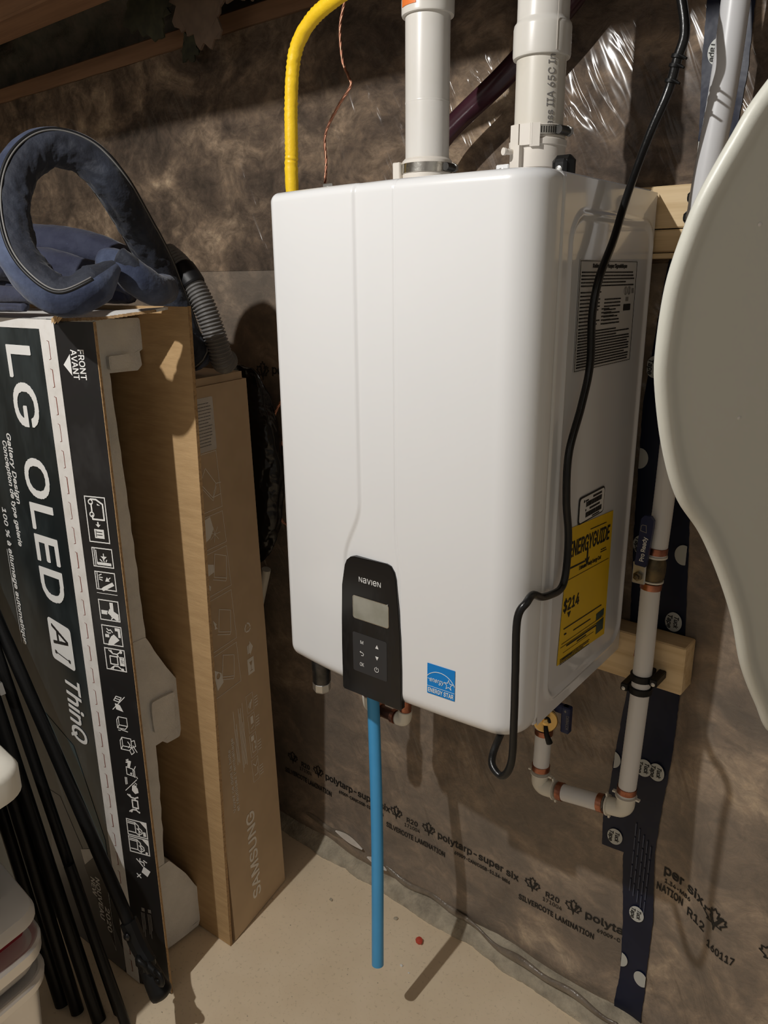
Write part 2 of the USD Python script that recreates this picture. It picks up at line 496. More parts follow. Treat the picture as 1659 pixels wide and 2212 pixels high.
for x0 in (-.314, .025, .377):
    wd = .205
    if x0 > .3:
        obj('printed_lettering', wprint(text('polytar', .0165, (x0, 0, .200), XR, ZU, .085, bold=True)), 'black_print', WB)
        obj('printed_lettering', wprint(text('69009-C', .008, (x0 + .025, 0, .180), XR, ZU, .045, bold=True)), 'black_print', WB)
    else:
        obj('printed_lettering', wprint(text('polytarp-super six', .0165, (x0, 0, .200), XR, ZU, wd, bold=True)), 'black_print', WB)
        obj('printed_lettering', wprint(text('69009-CAN/CGSB-51.34-M86', .008, (x0 + .045, 0, .180), XR, ZU, .14, bold=True)), 'black_print', WB)
    obj('printed_leaf', leaf(x0 - .025, .209, .017), 'black_print', WB)
    obj('printed_leaf', leaf(x0 - .115, .211, .017), 'black_print', WB)
    obj('printed_lettering', wprint(text('R20', .012, (x0 - .07, 0, .200), XR, ZU, bold=True, anchor='c')), 'black_print', WB)
    obj('printed_lettering', wprint(text('171004', .009, (x0 - .07, 0, .186), XR, ZU, .042, anchor='c')), 'black_print', WB)
    obj('printed_lettering', wprint(text('SILVERCOTE LAMINATION', .0125, (x0 - .145, 0, .158), XR, ZU, .165, bold=True)), 'black_print', WB)
obj('printed_lettering', wprint(text('poly', .018, (-.432, 0, 1.188), XR, ZU, .06, bold=True)), 'black_print', WB)
obj('printed_leaf', leaf(-.463, 1.192, .02), 'black_print', WB)
for s, h, x, z, w_ in (('per six', .0185, .512, .378, .078), ('1.34-M86', .008, .515, .360, .05), ('NATION', .0145, .502, .338, .05), ('R12', .0165, .562, .330, .035),
                       ('160117', .0135, .605, .312, .048)):
    obj('printed_lettering', wprint(text(s, h, (x, 0, z), XR, ZU, w_, bold=True)), 'black_print', WB)
obj('printed_leaf', leaf(.613, .376, .021), 'black_print', WB)
obj('printed_leaf', leaf(.705, .360, .021), 'black_print', WB)

# floor, kerb-like footing edge
fx, fy = np.meshgrid(np.linspace(-3.2, 4.0, 145), np.linspace(-4.0, .12, 84), indexing='ij')
fz = 0.0025 * (meshkit.fbm(np.stack([fx * 4, fy * 4, fx * 0 + .7], -1), 3, 3) - .5)
obj('floor', grid(np.stack([fx, fy, fz], -1)), 'floor', smooth=True, label='beige painted concrete basement floor', kind='structure')
lx = np.linspace(-1.3, .75, 190)
edge = .022 - .012 * sm(.1, .4, lx) + .013 * (meshkit.fbm(np.stack([lx * 22, lx * 0, lx * 0], -1), 3, 4) - .5)
sec = []
for k, (yy, zz) in enumerate(((0, -.004), (.0, .004), (.008, .011), (.022, .020), (.036, .031), (.055, .036), (.075, .036))):
    j = .010 * (meshkit.fbm(np.stack([lx * 38, lx * 0 + k * 2.1, lx * 0], -1), 3, 8) - .5)
    sec.append(np.stack([lx, edge + yy + j * .8, zz + lx * 0 + (j if k > 1 else 0)], 1))
obj('trim_1', grid(np.array(sec)), 'concrete_ledge', smooth=True, label='rough grey concrete ledge along the foot of the wall', kind='structure')

# ceiling: deck, plate beams along the wall, dark rim cavity with scraps of insulation
cx = UsdGeom.Xform.Define(stage, path(None, 'ceiling'))
ORI['/World/ceiling'] = V(0, 0, 0)
keys(cx.GetPrim(), 'unfinished basement ceiling of dark deck boards and joists', None, None, 'structure')
CE = '/World/ceiling'
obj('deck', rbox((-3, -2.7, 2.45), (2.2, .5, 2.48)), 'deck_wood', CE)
obj('joist', rbox((-3, -.245, 1.88), (1.9, -.165, 2.45), .003), 'joist_wood', CE)
obj('joist', rbox((-3, -.66, 1.945), (1.9, -.62, 2.45), .003), 'joist_wood', CE)
obj('rim_board', rbox((-3, .30, 1.7), (1.9, .34, 2.45), .003), 'deck_wood', CE)
obj('sill_plate', rbox((-3, .062, 1.862), (1.9, .30, 1.90), .003), 'joist_wood', CE)
gx, gz = np.meshgrid(np.linspace(-3, 1.8, 200), np.linspace(1.845, 2.44, 36), indexing='ij')
gy = .22 - .12 * meshkit.fbm(np.stack([gx * 5, gz * 0, gz * 9], -1), 4, 21) - .05 * sm(2.0, 1.86, gz)
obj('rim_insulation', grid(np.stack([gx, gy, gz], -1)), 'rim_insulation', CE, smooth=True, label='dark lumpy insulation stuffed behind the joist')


def scrap(name, m, cx_, cz_, w_, h_, y0, seed, lab):
    r = np.random.default_rng(seed)
    a = np.linspace(0, 2 * np.pi, 44, endpoint=False)
    rag = (.62 + .75 * meshkit.fbm(np.stack([np.cos(a) * 2.2 + seed, np.sin(a) * 2.2, a * 0], -1), 2, seed)) * r.uniform(.86, 1.12, 44)
    q = np.stack([cx_ + w_ * np.cos(a) * rag, cz_ + h_ * np.sin(a) * rag], 1)
    mm = ext(Polygon(q).buffer(0), .004)
    mm = trimesh.Trimesh(*trimesh.remesh.subdivide_to_size(mm.vertices, mm.faces, .03), process=False)
    v = frame(mm, (0, y0, 0), XR, ZU)
    v.vertices[:, 1] += .03 * (meshkit.fbm(np.asarray(v.vertices) * 14, 2, seed) - .5)
    obj(name, v, m, CE, smooth=40, label=lab)


scrap('hanging_scrap', 'kraft_scrap', -.50, 1.90, .085, .075, -.02, 3, 'torn brown scrap hanging from the rim')
scrap('hanging_scrap', 'kraft_scrap', -.36, 1.91, .05, .045, -.03, 4, 'torn brown scrap hanging from the rim')
scrap('hanging_scrap', 'moss_scrap', -.66, 1.92, .075, .06, -.02, 6, 'greenish tuft of insulation under the joist')
scrap('hanging_scrap', 'moss_scrap', -.60, 1.845, .03, .03, .03, 8, 'greenish tuft of insulation under the joist')
obj('wall_left', rbox((-2.7, -4, 0), (-2.6, .3, 2.45)), 'concrete_ledge', label='grey concrete side wall', kind='structure')

obj('wall_right', rbox((1.75, -2.7, 0), (1.85, .3, 2.45)), 'plain_wall', label='plain off-white wall at the right of the room', kind='structure')
obj('wall_front', rbox((-2.6, -2.75, 0), (1.85, -2.65, 2.45)), 'plain_wall', label='plain off-white wall across the room', kind='structure')

# bare bulb
lb = thing('ceiling_bulb', 'bare round bulb in a porcelain socket under the ceiling', 'light bulb', BULB)
obj('socket', lathe([(.02, .030), (.022, .11), (.045, .12), (.05, .20), (.05, .25)], BULB), 'socket', lb, smooth=40)
sl = UsdLux.SphereLight.Define(stage, lb + '/bulb_glow')
sl.CreateRadiusAttr(.014)
sl.CreateIntensityAttr(BULB_POWER / (4 * math.pi * math.pi * .014 ** 2) * 1.0)
sl.CreateColorAttr(Gf.Vec3f(1.0, .985, .955))

# ------------------------------------------------------------------ tankless water heater
HA = math.radians(1.45)
HC, HS = math.cos(HA), math.sin(HA)
HZ = .802
W, H, D, BL = .4175, .6975, .3546, .0184


def hw(P):
    """heater coordinates -> world"""
    P = np.asarray(P, float)
    return np.stack([P[..., 0] * HC - P[..., 1] * HS, P[..., 0] * HS + P[..., 1] * HC, P[..., 2] + HZ], -1)


def hm(mesh):
    return trimesh.Trimesh(hw(mesh.vertices), mesh.faces, process=False)


HX, HY = hw(V(1, 0, 0)) - hw(V(0, 0, 0)), hw(V(0, 1, 0)) - hw(V(0, 0, 0))


def yf(x):
    t = np.asarray(x, float) / W
    return -D + BL * np.abs(2 * t - 1) ** 2 * np.where(t < .5, 1, .6)


heater = thing('water_heater', 'white wall-hung tankless water heater with a black control panel on its front', 'water heater', hw(V(W / 2, -D / 2, 0)))
SEAM = -.286
# plan outline of the front cover: left side, left corner, front, right corner, right side
RL, RR = .016, .046
pl = []
for y in np.linspace(SEAM, yf(RL) + RL + .004, 10):
    pl.append((0, y))
yl = float(yf(RL))
for a in np.linspace(0, 1, 14)[1:-1]:
    t = a * math.pi / 2
    pl.append((RL - RL * math.cos(t), yl + RL - RL * math.sin(t)))
for x in np.linspace(RL, W - RR, 260):
    pl.append((x, float(yf(x))))
yr = float(yf(W - RR))
for a in np.linspace(0, 1, 26)[1:-1]:
    t = a * math.pi / 2
    pl.append((W - RR + RR * math.sin(t), yr + RR - RR * math.cos(t)))
for y in np.linspace(yr + RR, SEAM, 30):
    pl.append((W, y))
pl = np.array(pl)
tg = np.gradient(pl, axis=0)
nr = np.stack([tg[:, 1], -tg[:, 0]], 1)
nr /= np.linalg.norm(nr, axis=1, keepdims=True)
nr[:10] = (-1, 0)
nr[-30:] = (1, 0)
lev = []
RB, RT = .024, .013
for a in np.linspace(0, 1, 10):
    lev.append((RB - RB * math.cos(math.pi / 2 * (1 - a)) * 1.0, None))
zz, ins = [], []
for a in np.linspace(0, math.pi / 2, 10):
    zz.append(RB - RB * math.sin(a + 0) if False else RB * (1 - math.cos(a)))
    ins.append(RB * (1 - math.sin(a)))
for z in np.linspace(RB, H - RT, 110)[1:-1]:
    zz.append(z), ins.append(0)
for a in np.linspace(0, math.pi / 2, 9):
    zz.append(H - RT + RT * math.sin(a))
    ins.append(RT * (1 - math.cos(a)))
rr = []
for z, s_ in zip(zz, ins):
    q = pl - nr * s_
    q[:, 1] = np.minimum(q[:, 1], SEAM)
    x = q[:, 0]
    fr = (np.abs(nr[:, 0]) < .5)
    xa = .1645 - .030 * sm(.29, .20, z)
    xb = .2305 + .006 * sm(.27, .20, z)
    rec = .0030 * sm(xa - .001, xa + .006, x) * (1 - sm(xa + .006, xb, x) * 1.0)
    rec = rec + .0012 * np.exp(-((x - xb) / .0012) ** 2)
    q[:, 1] += np.where(fr, rec, 0)
    rt = (nr[:, 0] > .9)
    gro = .0016 * np.exp(-((q[:, 1] + .2925) / .0022) ** 2)
    q[:, 0] -= np.where(rt, gro, 0)
    rr.append(np.column_stack([q, np.full(len(q), z)]))
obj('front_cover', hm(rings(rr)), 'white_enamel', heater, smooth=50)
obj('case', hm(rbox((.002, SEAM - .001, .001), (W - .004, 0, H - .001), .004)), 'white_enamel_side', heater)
# right side panel with its pressed frame
py, pz = np.meshgrid(np.linspace(SEAM + .001, -.001, 150), np.linspace(.004, H - .004, 250), indexing='ij')


def rrect(y, z, y0, y1, z0, z1, r):
    cy, cz = (y0 + y1) / 2, (z0 + z1) / 2
    dy, dz = np.abs(y - cy) - (y1 - y0) / 2 + r, np.abs(z - cz) - (z1 - z0) / 2 + r
    return np.hypot(np.maximum(dy, 0), np.maximum(dz, 0)) + np.minimum(np.maximum(dy, dz), 0) - r


ds = rrect(py, pz, -.262, -.010, .030, .652, .03)
pxx = W - .0015 + .0028 * np.exp(-((ds - .002) / .0035) ** 2) - .0012 * sm(.001, -.006, ds)
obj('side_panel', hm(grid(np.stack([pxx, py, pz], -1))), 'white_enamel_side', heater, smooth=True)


def fr_pt(x, z, off=0.0):
    return hw(V(x, float(yf(x)) - off, z))


# control panel
pp = Polygon([(.1350, .165), (.1410, .196), (.1450, .2045), (.1520, .2105), (.1590, .2125), (.2170, .2140), (.2240, .2120), (.2300, .2040), (.2325, .195), (.2355, .160), (.2395, .110),
              (.2410, .060), (.2410, -.001), (.2385, -.0036), (.1340, -.0036), (.1315, -.001), (.1315, .060), (.1325, .110)])
PO = hw(V(0, -D - .0014, 0))
panel = obj('control_panel', frame(cat_([ext(pp, .0075)]), PO - HY * -.0072, HX, ZU), 'black_gloss', heater, smooth=30)
pr = pp.buffer(-.0012)
obj('face', frame(ext(pr, .0007), PO, HX, ZU), 'black_gloss', panel)
PF = PO - HY * .0007
obj('screen', frame(ext(sbox(.1560, .1195, .2195, .1535).buffer(-.004).buffer(.004), .0005), PF, HX, ZU), 'screen', panel, label='grey blank display screen')
obj('screen_rim', frame(ext(sbox(.1552, .1187, .2203, .1543).buffer(-.004).buffer(.004).difference(sbox(.1560, .1195, .2195, .1535).buffer(-.004).buffer(.004)), .0009), PF, HX, ZU), 'steel', panel)
obj('keypad', frame(ext(sbox(.1535, .0345, .2160, .0965).buffer(-.003).buffer(.003), .0004), PF, HX, ZU), 'keypad', panel)
PK = PF - HY * .0005


def on_panel(x, z):
    return PK + HX * x + V(0, 0, z)


def icon(shape, x, z):
    return frame(ext(shape, .0003), on_panel(x, z), HX, ZU)


def ln(*p, w=.0004):
    return LineString(p).buffer(w)


# brand word in capitals of one height, mixing letter forms
xs, nav = .1672, []
for ch, h_, w_ in (('N', .0074, .0060), ('a', .0099, .0062), ('v', .0099, .0066), ('\u0131', .0099, .0011), ('e', .0099, .0066), ('N', .0074, .0060)):
    nav.append(text(ch, h_, PF - HY * .0001 + HX * xs + V(0, 0, .1768), HX, ZU, w_, depth=.0003))
    xs += w_ + .00135
obj('brand_lettering', cat_(nav), 'white_print', panel)
obj('key_symbol', text('M', .0052, on_panel(.1709, .0808), HX, ZU, anchor='c'), 'white_print', panel)
obj('key_symbol', text('OK', .0056, on_panel(.1702, .0452), HX, ZU, .0075, anchor='c'), 'white_print', panel)
obj('key_symbol', icon(unary_union([ln((-.0032, .002), (.0012, .0014), (.0032, -.0004), (.0022, -.003), (-.0012, -.0032)), Polygon([(-.0042, .002), (-.002, .0038), (-.0016, .0006)])]), .1705, .0655), 'white_print', panel)
obj('key_symbol', icon(Polygon([(-.003, -.0025), (.003, -.0025), (0, .0033)]), .1985, .0840), 'white_print', panel)
obj('key_symbol', icon(Polygon([(-.003, .0025), (.003, .0025), (0, -.0033)]), .1983, .0664), 'white_print', panel)
obj('key_symbol', icon(unary_union([Point(0, 0).buffer(.0040).difference(Point(0, 0).buffer(.0032)).difference(sbox(-.0015, .0, .0015, .006)), ln((0, .0005), (0, .0042))]), .1973, .0478), 'white_print', panel)
# square blue efficiency sticker on the front
EX0, EX1, EZ0, EZ1 = .2836, .3266, .0405, .0857
EO = fr_pt(.2836, EZ0, .0006)
EXD = unit(fr_pt(.3266, EZ0, .0006) - EO)
es = obj('blue_sticker', frame(ext(sbox(0, 0, .0431, .0452), .0004), EO, EXD, ZU), 'label_blue', heater, label='square blue sticker with a white star and arc')
EO2 = EO - HY * .0005
arc = Point(.020, .010).buffer(.0262, 64)
arc = arc.difference(Point(.020, .010).buffer(.0253, 64)).intersection(sbox(0, .0135, .0431, .0452))
star = []
for k in range(10):
    r_ = .0078 if k % 2 == 0 else .0033
    star.append((.0338 + r_ * math.sin(k * math.pi / 5), .0215 + r_ * 1.1 * math.cos(k * math.pi / 5)))
star = Polygon(star)
mark = unary_union([arc, star.difference(star.buffer(-.0008)), sbox(0, .0113, .0431, .0118), ln((.001, .0228), (.004, .0228), w=.0003)])
obj('sticker_emblem', frame(ext(mark, .0003), EO2, EXD, ZU), 'white_print', es)
obj('sticker_lettering', text('energy', .0068, EO2 + EXD * .0035 + V(0, 0, .0193), EXD, ZU, .0225, shear=.25), 'white_print', es)
obj('sticker_lettering', text('ENERGY STAR', .0062, EO2 + EXD * .0016 + V(0, 0, .0028), EXD, ZU, .040, bold=True), 'white_print', es)

# labels on the right side
SX = W - .0022


def sd(y, z, off=.0008):
    return hw(V(SX + off, y, z))


def slab(y0, y1, z0, z1, m, parent, name, off=.0004, depth=.0004, r=0.0, label=None):
    s = sbox(0, 0, y1 - y0, z1 - z0)
    if r:
        s = s.buffer(-r).buffer(r)
    return obj(name, frame(ext(s, depth), sd(y0, z0, off), HY, ZU), m, parent, label=label)


def shape(sh, m, parent, name, off=.0010, depth=.0003):
    return obj(name, frame(ext(sh, depth), sd(0, 0, off), HY, ZU), m, parent)


def dashes(y0, y1, z1, z0, dz, h, seed, ragged=.35, gap=None):
    r = np.random.default_rng(seed)
    out, z = [], z1
    while z > z0:
        e = y1 - (y1 - y0) * (r.random() ** 3) * ragged
        y = y0
        while y < e - .001:
            w_ = r.uniform(.003, .011)
            out.append(sbox(y, z - h, min(y + w_, e), z))
            y += w_ + .0010
        z -= dz
    return out


rl = slab(-.2365, -.0555, .4720, .6040, 'label_silver', heater, 'rating_label', r=.002, label='silver rating label full of small print')
bd = sbox(-.2355, .4730, -.0565, .6030)
shape(bd.difference(bd.buffer(-.0006)), 'black_print', rl, 'label_border')
obj('label_heading', text('Rating Plate/Plaque Signalétique', .0046, sd(-.146, .5950, .001), HY, ZU, .108, bold=True, anchor='c'), 'black_print', rl)
tx = dashes(-.231, -.062, .5905, .574, .0040, .0017, 1, .3) + dashes(-.231, -.17, .567, .5235, .0043, .0017, 2, .5) + dashes(-.165, -.125, .546, .5235, .0046, .0016, 9, .6) \
    + dashes(-.158, -.105, .5575, .5235, .0043, .0017, 3, .4) + dashes(-.231, -.066, .520, .4755, .0035, .0017, 4, .35)
shape(unary_union(tx), 'black_print', rl, 'small_print')
shape(unary_union([Point(-.090, .566).buffer(.0055).difference(Point(-.090, .566).buffer(.0048)), Point(-.078, .566).buffer(.0055).difference(Point(-.078, .566).buffer(.0048)),
                   ln((-.090, .562), (-.090, .569), w=.001), ln((-.078, .562), (-.0775, .569), w=.0013), sbox(-.069, .5625, -.062, .569), sbox(-.088, .5525, -.079, .558)]), 'grey_print', rl, 'approval_mark')
shape(sbox(-.094, .5405, -.070, .5490).buffer(-.001).buffer(.001), 'black_print', rl, 'approval_mark')
bl = slab(-.1935, -.1090, .2640, .3025, 'black_print', heater, 'barcode_label', r=.006, label='white barcode label with a black rounded border')
b2 = slab(-.1910, -.1115, .2662, .3003, 'label_white', bl, 'label_face', off=.0009, r=.005)
r_ = np.random.default_rng(5)
bars = []
for z0, z1 in ((.2855, .2925), (.2705, .2775)):
    y = -.172
    while y < -.120:
        w_ = r_.choice([.0006, .0012, .0018])
        bars.append(sbox(y, z0, y + w_, z1))
        y += w_ + r_.choice([.0006, .0010])
bars += [sbox(-.180, .293, -.177, .2965), sbox(-.175, .2935, -.165, .2955), sbox(-.150, .2945, -.121, .2975), sbox(-.160, .2800, -.126, .2828), sbox(-.174, .280, -.171, .2825), sbox(-.150, .2672, -.126, .269)]
shape(unary_union(bars), 'black_print', bl, 'barcode', off=.0014)
yl = obj('energy_label', frame(ext(Polygon([(-.2320, .0710), (-.0680, .0565), (-.0705, .2560), (-.2180, .2665)]), .0004), sd(0, 0, .0003), HY, ZU), 'label_yellow', heater,
         label='tall yellow energy cost label with black lettering')
TI = unit(V(1, -.07))
LY = HY * TI[0] + V(0, 0, TI[1])
LZ = -HY * TI[1] + V(0, 0, TI[0])


def ey(y, z):
    return sd(y, z, .0009)


obj('energy_lettering', text('ENERGYGUIDE', .0215, ey(-.2160, .2245), LY, LZ, .136, bold=True), 'black_print', yl)
obj('energy_lettering', text('$214', .0165, ey(-.2235, .1480), LY, LZ, .050, bold=True), 'black_print', yl)
obj('energy_lettering', text('Estimated Yearly Energy Cost', .0058, ey(-.1800, .1965), LY, LZ, .075), 'black_print', yl)
shape(unary_union([Polygon([(-.157, .222), (-.153, .222), (-.153, .206), (-.147, .207), (-.155, .197), (-.163, .208), (-.157, .207)]), Polygon([(-.210, .1430), (-.199, .1425), (-.2045, .1345)])]), 'black_print', yl, 'energy_arrow')
li = [ln((-.218, .209), (-.163, .2045), w=.0012), ln((-.222, .193), (-.076, .183), w=.0003), ln((-.218, .1215), (-.090, .1125), w=.0008), ln((-.222, .100), (-.078, .0905), w=.0003), ln((-.225, .0955), (-.080, .086), w=.0003),
      ln((-.185, .1075), (-.128, .1035), w=.0008), ln((-.205, .0915), (-.105, .0845), w=.0012), ln((-.215, .1125), (-.210, .112), w=.0012), ln((-.170, .0845), (-.140, .0825), w=.0009),
      ln((-.216, .0845), (-.112, .077), w=.0002), ln((-.217, .0755), (-.186, .0733), w=.0006)]
for k in range(6):
    li.append(ln((-.2245, .0750 - k * .0 - .0 + .0), (-.2245, .0750), w=.0001))
li += [affinity.rotate(q, -4, origin=(-.22, .08)) for q in dashes(-.224, -.125, .0830 - .006, .0690, .0024, .0010, 12, .3)]
li += [affinity.rotate(q, -4, origin=(-.22, .25)) for q in dashes(-.150, -.085, .2535, .2525, .0024, .0012, 13, .2) + dashes(-.105, -.082, .2140, .2080, .0035, .0012, 14, .3)]
shape(unary_union(li), 'black_print', yl, 'small_print')
shape(sbox(-.106, .0925, -.078, .1035), 'label_dark', yl, 'logo_box')
shape(sbox(-.103, .0690, -.077, .0880), 'label_dark', yl, 'logo_box')

# tabs and screws along the top edge, cable grommet
for x, m in ((.013, 'zinc'), (.302, 'white_enamel')):
    t = obj('mounting_tab', hm(rbox((x - .009, -.2280, H - .004), (x + .009, -.2250, H + .020), .0012)), m, heater)
    obj('screw', hm(lathe([(.0045, 0), (.0042, .0014), (.002, .0022)], (x, -.2280, H + .012), (0, -1, 0), 16)), 'zinc', t)
t = obj('cable_clip', hm(cat_([rbox((.360, -.215, H - .004), (.388, -.198, H + .026), .006), rbox((.365, -.219, H + .002), (.383, -.213, H + .021), .004)])), 'black_plastic', heater, label='black plastic cable grommet')
obj('screw', hm(lathe([(.0045, 0), (.0042, .0014), (.002, .0022)], (.374, -.2190, H + .009), (0, -1, 0), 16)), 'zinc', t)
# ports under the case
obj('pipe_port', hm(cyl((.305, -.055, -.03), (.305, -.055, .01), .013)), 'dull_brass', heater)
obj('pipe_port', hm(cyl((.055, -.175, -.02), (.055, -.175, .01), .012)), 'dull_brass', heater)

# ------------------------------------------------------------------ vent pipes
VY = -.17


def vent(name, label, x, z0, fitting_kind):
    return thing(name, label, 'vent pipe', hw(V(x, VY, z0 - HZ)))


X1 = .149
v1 = vent('vent_pipe', 'left white plastic vent pipe with an orange label near its coupling', X1, HZ + H, 0)
zt = H
P1 = lambda r, h: (r, h)
bx = hw(V(X1, VY, zt))
obj('pipe', lathe([(.0302, .03), (.0302, .114), (.0306, .1145), (.0306, .1160), (.0302, .1165), (.0302, .232)], bx, k=48), 'vent_white', v1, smooth=40)
obj('coupling', lathe([(.0302, .218), (.0345, .2185), (.0352, .221), (.0352, .30), (.0302, .31), (.0302, .60)], bx, k=48), 'vent_white', v1, smooth=40)
cf = obj('collar', lathe([(.040, .0003), (.040, .015), (.0365, .018), (.0345, .019), (.0345, .042), (.0315, .045)], bx, k=48), 'vent_fitting', v1, smooth=35)
for q_ in ([hm(rbox((X1 - .038, VY - .030, zt + .016), (X1 - .026, VY - .014, zt + .041), .001)), hm(rbox((X1 + .0, VY - .041, zt + .0003), (X1 + .03, VY - .034, zt + .012), .001))]):
    obj('collar_rib', q_, 'vent_fitting', v1)
lab = Polygon([(-.021, 0), (.0, 0), (.0, .03), (-.021, .03)])


def wrap(shape2d, base, r, ang0, k=1.0, depth=.0004):
    """lay a flat shape (x along the circumference, y up) onto a vertical cylinder"""
    m = ext(shape2d, depth) if not isinstance(shape2d, trimesh.Trimesh) else shape2d
    v, f = trimesh.remesh.subdivide_to_size(m.vertices, m.faces, .006, max_iter=12)
    a = ang0 + v[:, 0] / r
    rr_ = r + v[:, 2]
    return trimesh.Trimesh(np.stack([base[0] + rr_ * np.cos(a), base[1] + rr_ * np.sin(a), base[2] + v[:, 1]], 1), f, process=False)


CAMA = math.atan2(-.94, .72)
obj('orange_label', wrap(Polygon([(-.004, 0), (.024, 0), (.024, .04), (-.004, .04)]), bx + V(0, 0, .2265), .0354, CAMA - 1.15), 'orange_label', v1)


def hose_clamp(base, r, z, parent, ang, h=.011, slots=False):
    c = obj('hose_clamp', lathe([(r, z), (r + .0012, z + .0005), (r + .0012, z + h - .0005), (r, z + h)], base, k=48), 'steel', parent, smooth=25, label='shiny steel worm-drive clamp')
    d_ = V(math.cos(ang), math.sin(ang), 0)
    t_ = V(-math.sin(ang), math.cos(ang), 0)
    o = base + d_ * (r + .003)
    q = []
    for a_, b_ in ((-.012, .008),):
        p = o + t_ * a_
        q.append(sweep(np.array([o + t_ * -.011 + V(0, 0, z + h / 2), o + t_ * .009 + V(0, 0, z + h / 2)]), .0052, 14))
    obj('clamp_housing', cat_(q), 'dark_steel', c, smooth=40)
    s_ = obj('clamp_screw', lathe([(.0062, 0), (.0062, .005), (.004, .006)], o + t_ * .008 + V(0, 0, z + h / 2), t_, 6), 'zinc', c)
    if slots:
        sl_ = []
        for k in range(11):
            a_ = ang - .16 - k * .085
            dd, tt = V(math.cos(a_), math.sin(a_), 0), V(-math.sin(a_), math.cos(a_), 0)
            p = base + dd * (r + .0013)
            sl_.append(hull([p + tt * (.0007 * i) + V(0, 0, z + h / 2 + .0035 * j) + dd * .0003 * kk for i in (-1, 1) for j in (-1, 1) for kk in (-1, 1)]))
        obj('clamp_slots', cat_(sl_), 'dark_steel', c)
    return c


hose_clamp(bx, .0347, .0255, v1, CAMA + .95, .013)

X2 = .319
v2 = vent('vent_pipe', 'right white plastic vent pipe with grey print running up it', X2, HZ + H, 1)
bx2 = hw(V(X2, VY, zt))
obj('pipe', lathe([(.0302, .05), (.0302, .165)], bx2, k=48), 'vent_ivory', v2, smooth=40)
obj('coupling', lathe([(.0302, .1415), (.0342, .142), (.0350, .145), (.0350, .174), (.0343, .178), (.0318, .181), (.0312, .184), (.0312, .218), (.0318, .221), (.0318, .60)], bx2, k=48), 'vent_white', v2, smooth=35)
obj('coupling_seam', wrap(Polygon([(0, .145), (.0007, .145), (.0007, .60), (0, .60)]), bx2, .0351, CAMA + .35), 'vent_fitting', v2)
obj('pipe_print', frame(text('Class IIA 65C Int', .0078, (0, 0, 0), (0, 1, 0), (-1, 0, 0), .118), (0, 0, 0), (1, 0, 0), (0, 1, 0)) if False else
    wrap(frame(text('Class IIA 65C Int', .0088, (0, 0, 0), (1, 0, 0), (0, 1, 0), .092), (0, .053, 0), (0, 1, 0), (-1, 0, 0)), bx2, .0303, CAMA + .42), 'grey_print', v2)
cf = obj('collar', lathe([(.0330, .0003), (.0330, .017), (.0345, .0175), (.0345, .042), (.0360, .043), (.0360, .049), (.0335, .051), (.0335, .064), (.0310, .066)], bx2, k=48), 'vent_fitting', v2, smooth=35)


def at2(a_, r, z):
    return bx2 + V(math.cos(a_) * r, math.sin(a_) * r, z)


rib = []
for a0, wd_, z0, z1, ro in ((CAMA - .95, .010, .0, .066, .0405), (CAMA - .55, .012, .042, .066, .0390), (CAMA - .25, .009, .040, .066, .0390), (CAMA - .80, .006, -.001, .042, .0425), (CAMA + .85, .010, -.001, .024, .040)):
    pts = []
    for zz_ in (z0, z1):
        for sg in (-1, 1):
            for rr_ in (.031, ro):
                a_ = a0 + sg * wd_ / .036 / 1.6
                pts.append(at2(a_, rr_, zz_))
    rib.append(hull(pts))
for q_ in rib:
    obj('collar_rib', q_, 'vent_fitting', v2)
obj('drain_nub', cat_([lathe([(.0035, 0), (.0035, .014), (.0045, .0142), (.0045, .017)], at2(CAMA - 1.05, .036, .036), (math.cos(CAMA - 1.05), math.sin(CAMA - 1.05), .0), 14)]), 'vent_fitting', v2, smooth=40)
hose_clamp(bx2, .0345, .0530, v2, CAMA + .80, .0115, True)

# dark diagonal pipe behind the vents
dp_ = sweep(spline([(.02, -.02, 1.535), (.075, -.012, 1.603), (.19, -.005, 1.682), (.30, .0, 1.775), (.40, .0, 1.90)], 40), .0165, 20)
obj('drain_pipe', dp_, 'maroon_pipe', smooth=True, label='dark maroon pipe slanting behind the two white vent pipes', cat='pipe')

# yellow gas tube
yp = spline([(-.030, -.232, .86), (-.037, -.238, 1.20), (-.041, -.24, 1.508), (-.039, -.24, 1.564), (-.037, -.24, 1.613), (-.033, -.24, 1.654), (-.025, -.24, 1.688), (-.009, -.24, 1.711), (.017, -.24, 1.729), (.052, -.24, 1.741), (.085, -.24, 1.750), (.15, -.24, 1.775)], 300)


def rib_disp(C, ang):
    s_ = np.r_[0, np.cumsum(np.linalg.norm(np.diff(C, axis=0), axis=1))]
    return (.0005 * np.sin(s_ * 2 * np.pi / .0065))[:, None] + .0009 * (meshkit.noise(np.stack(np.broadcast_arrays(s_[:, None] * 160, ang[None] * 1.2, 0 * ang[None]), -1), 2) - .5) * sm(.72, .76, s_)[:, None] * (1 - sm(.86, .90, s_))[:, None]


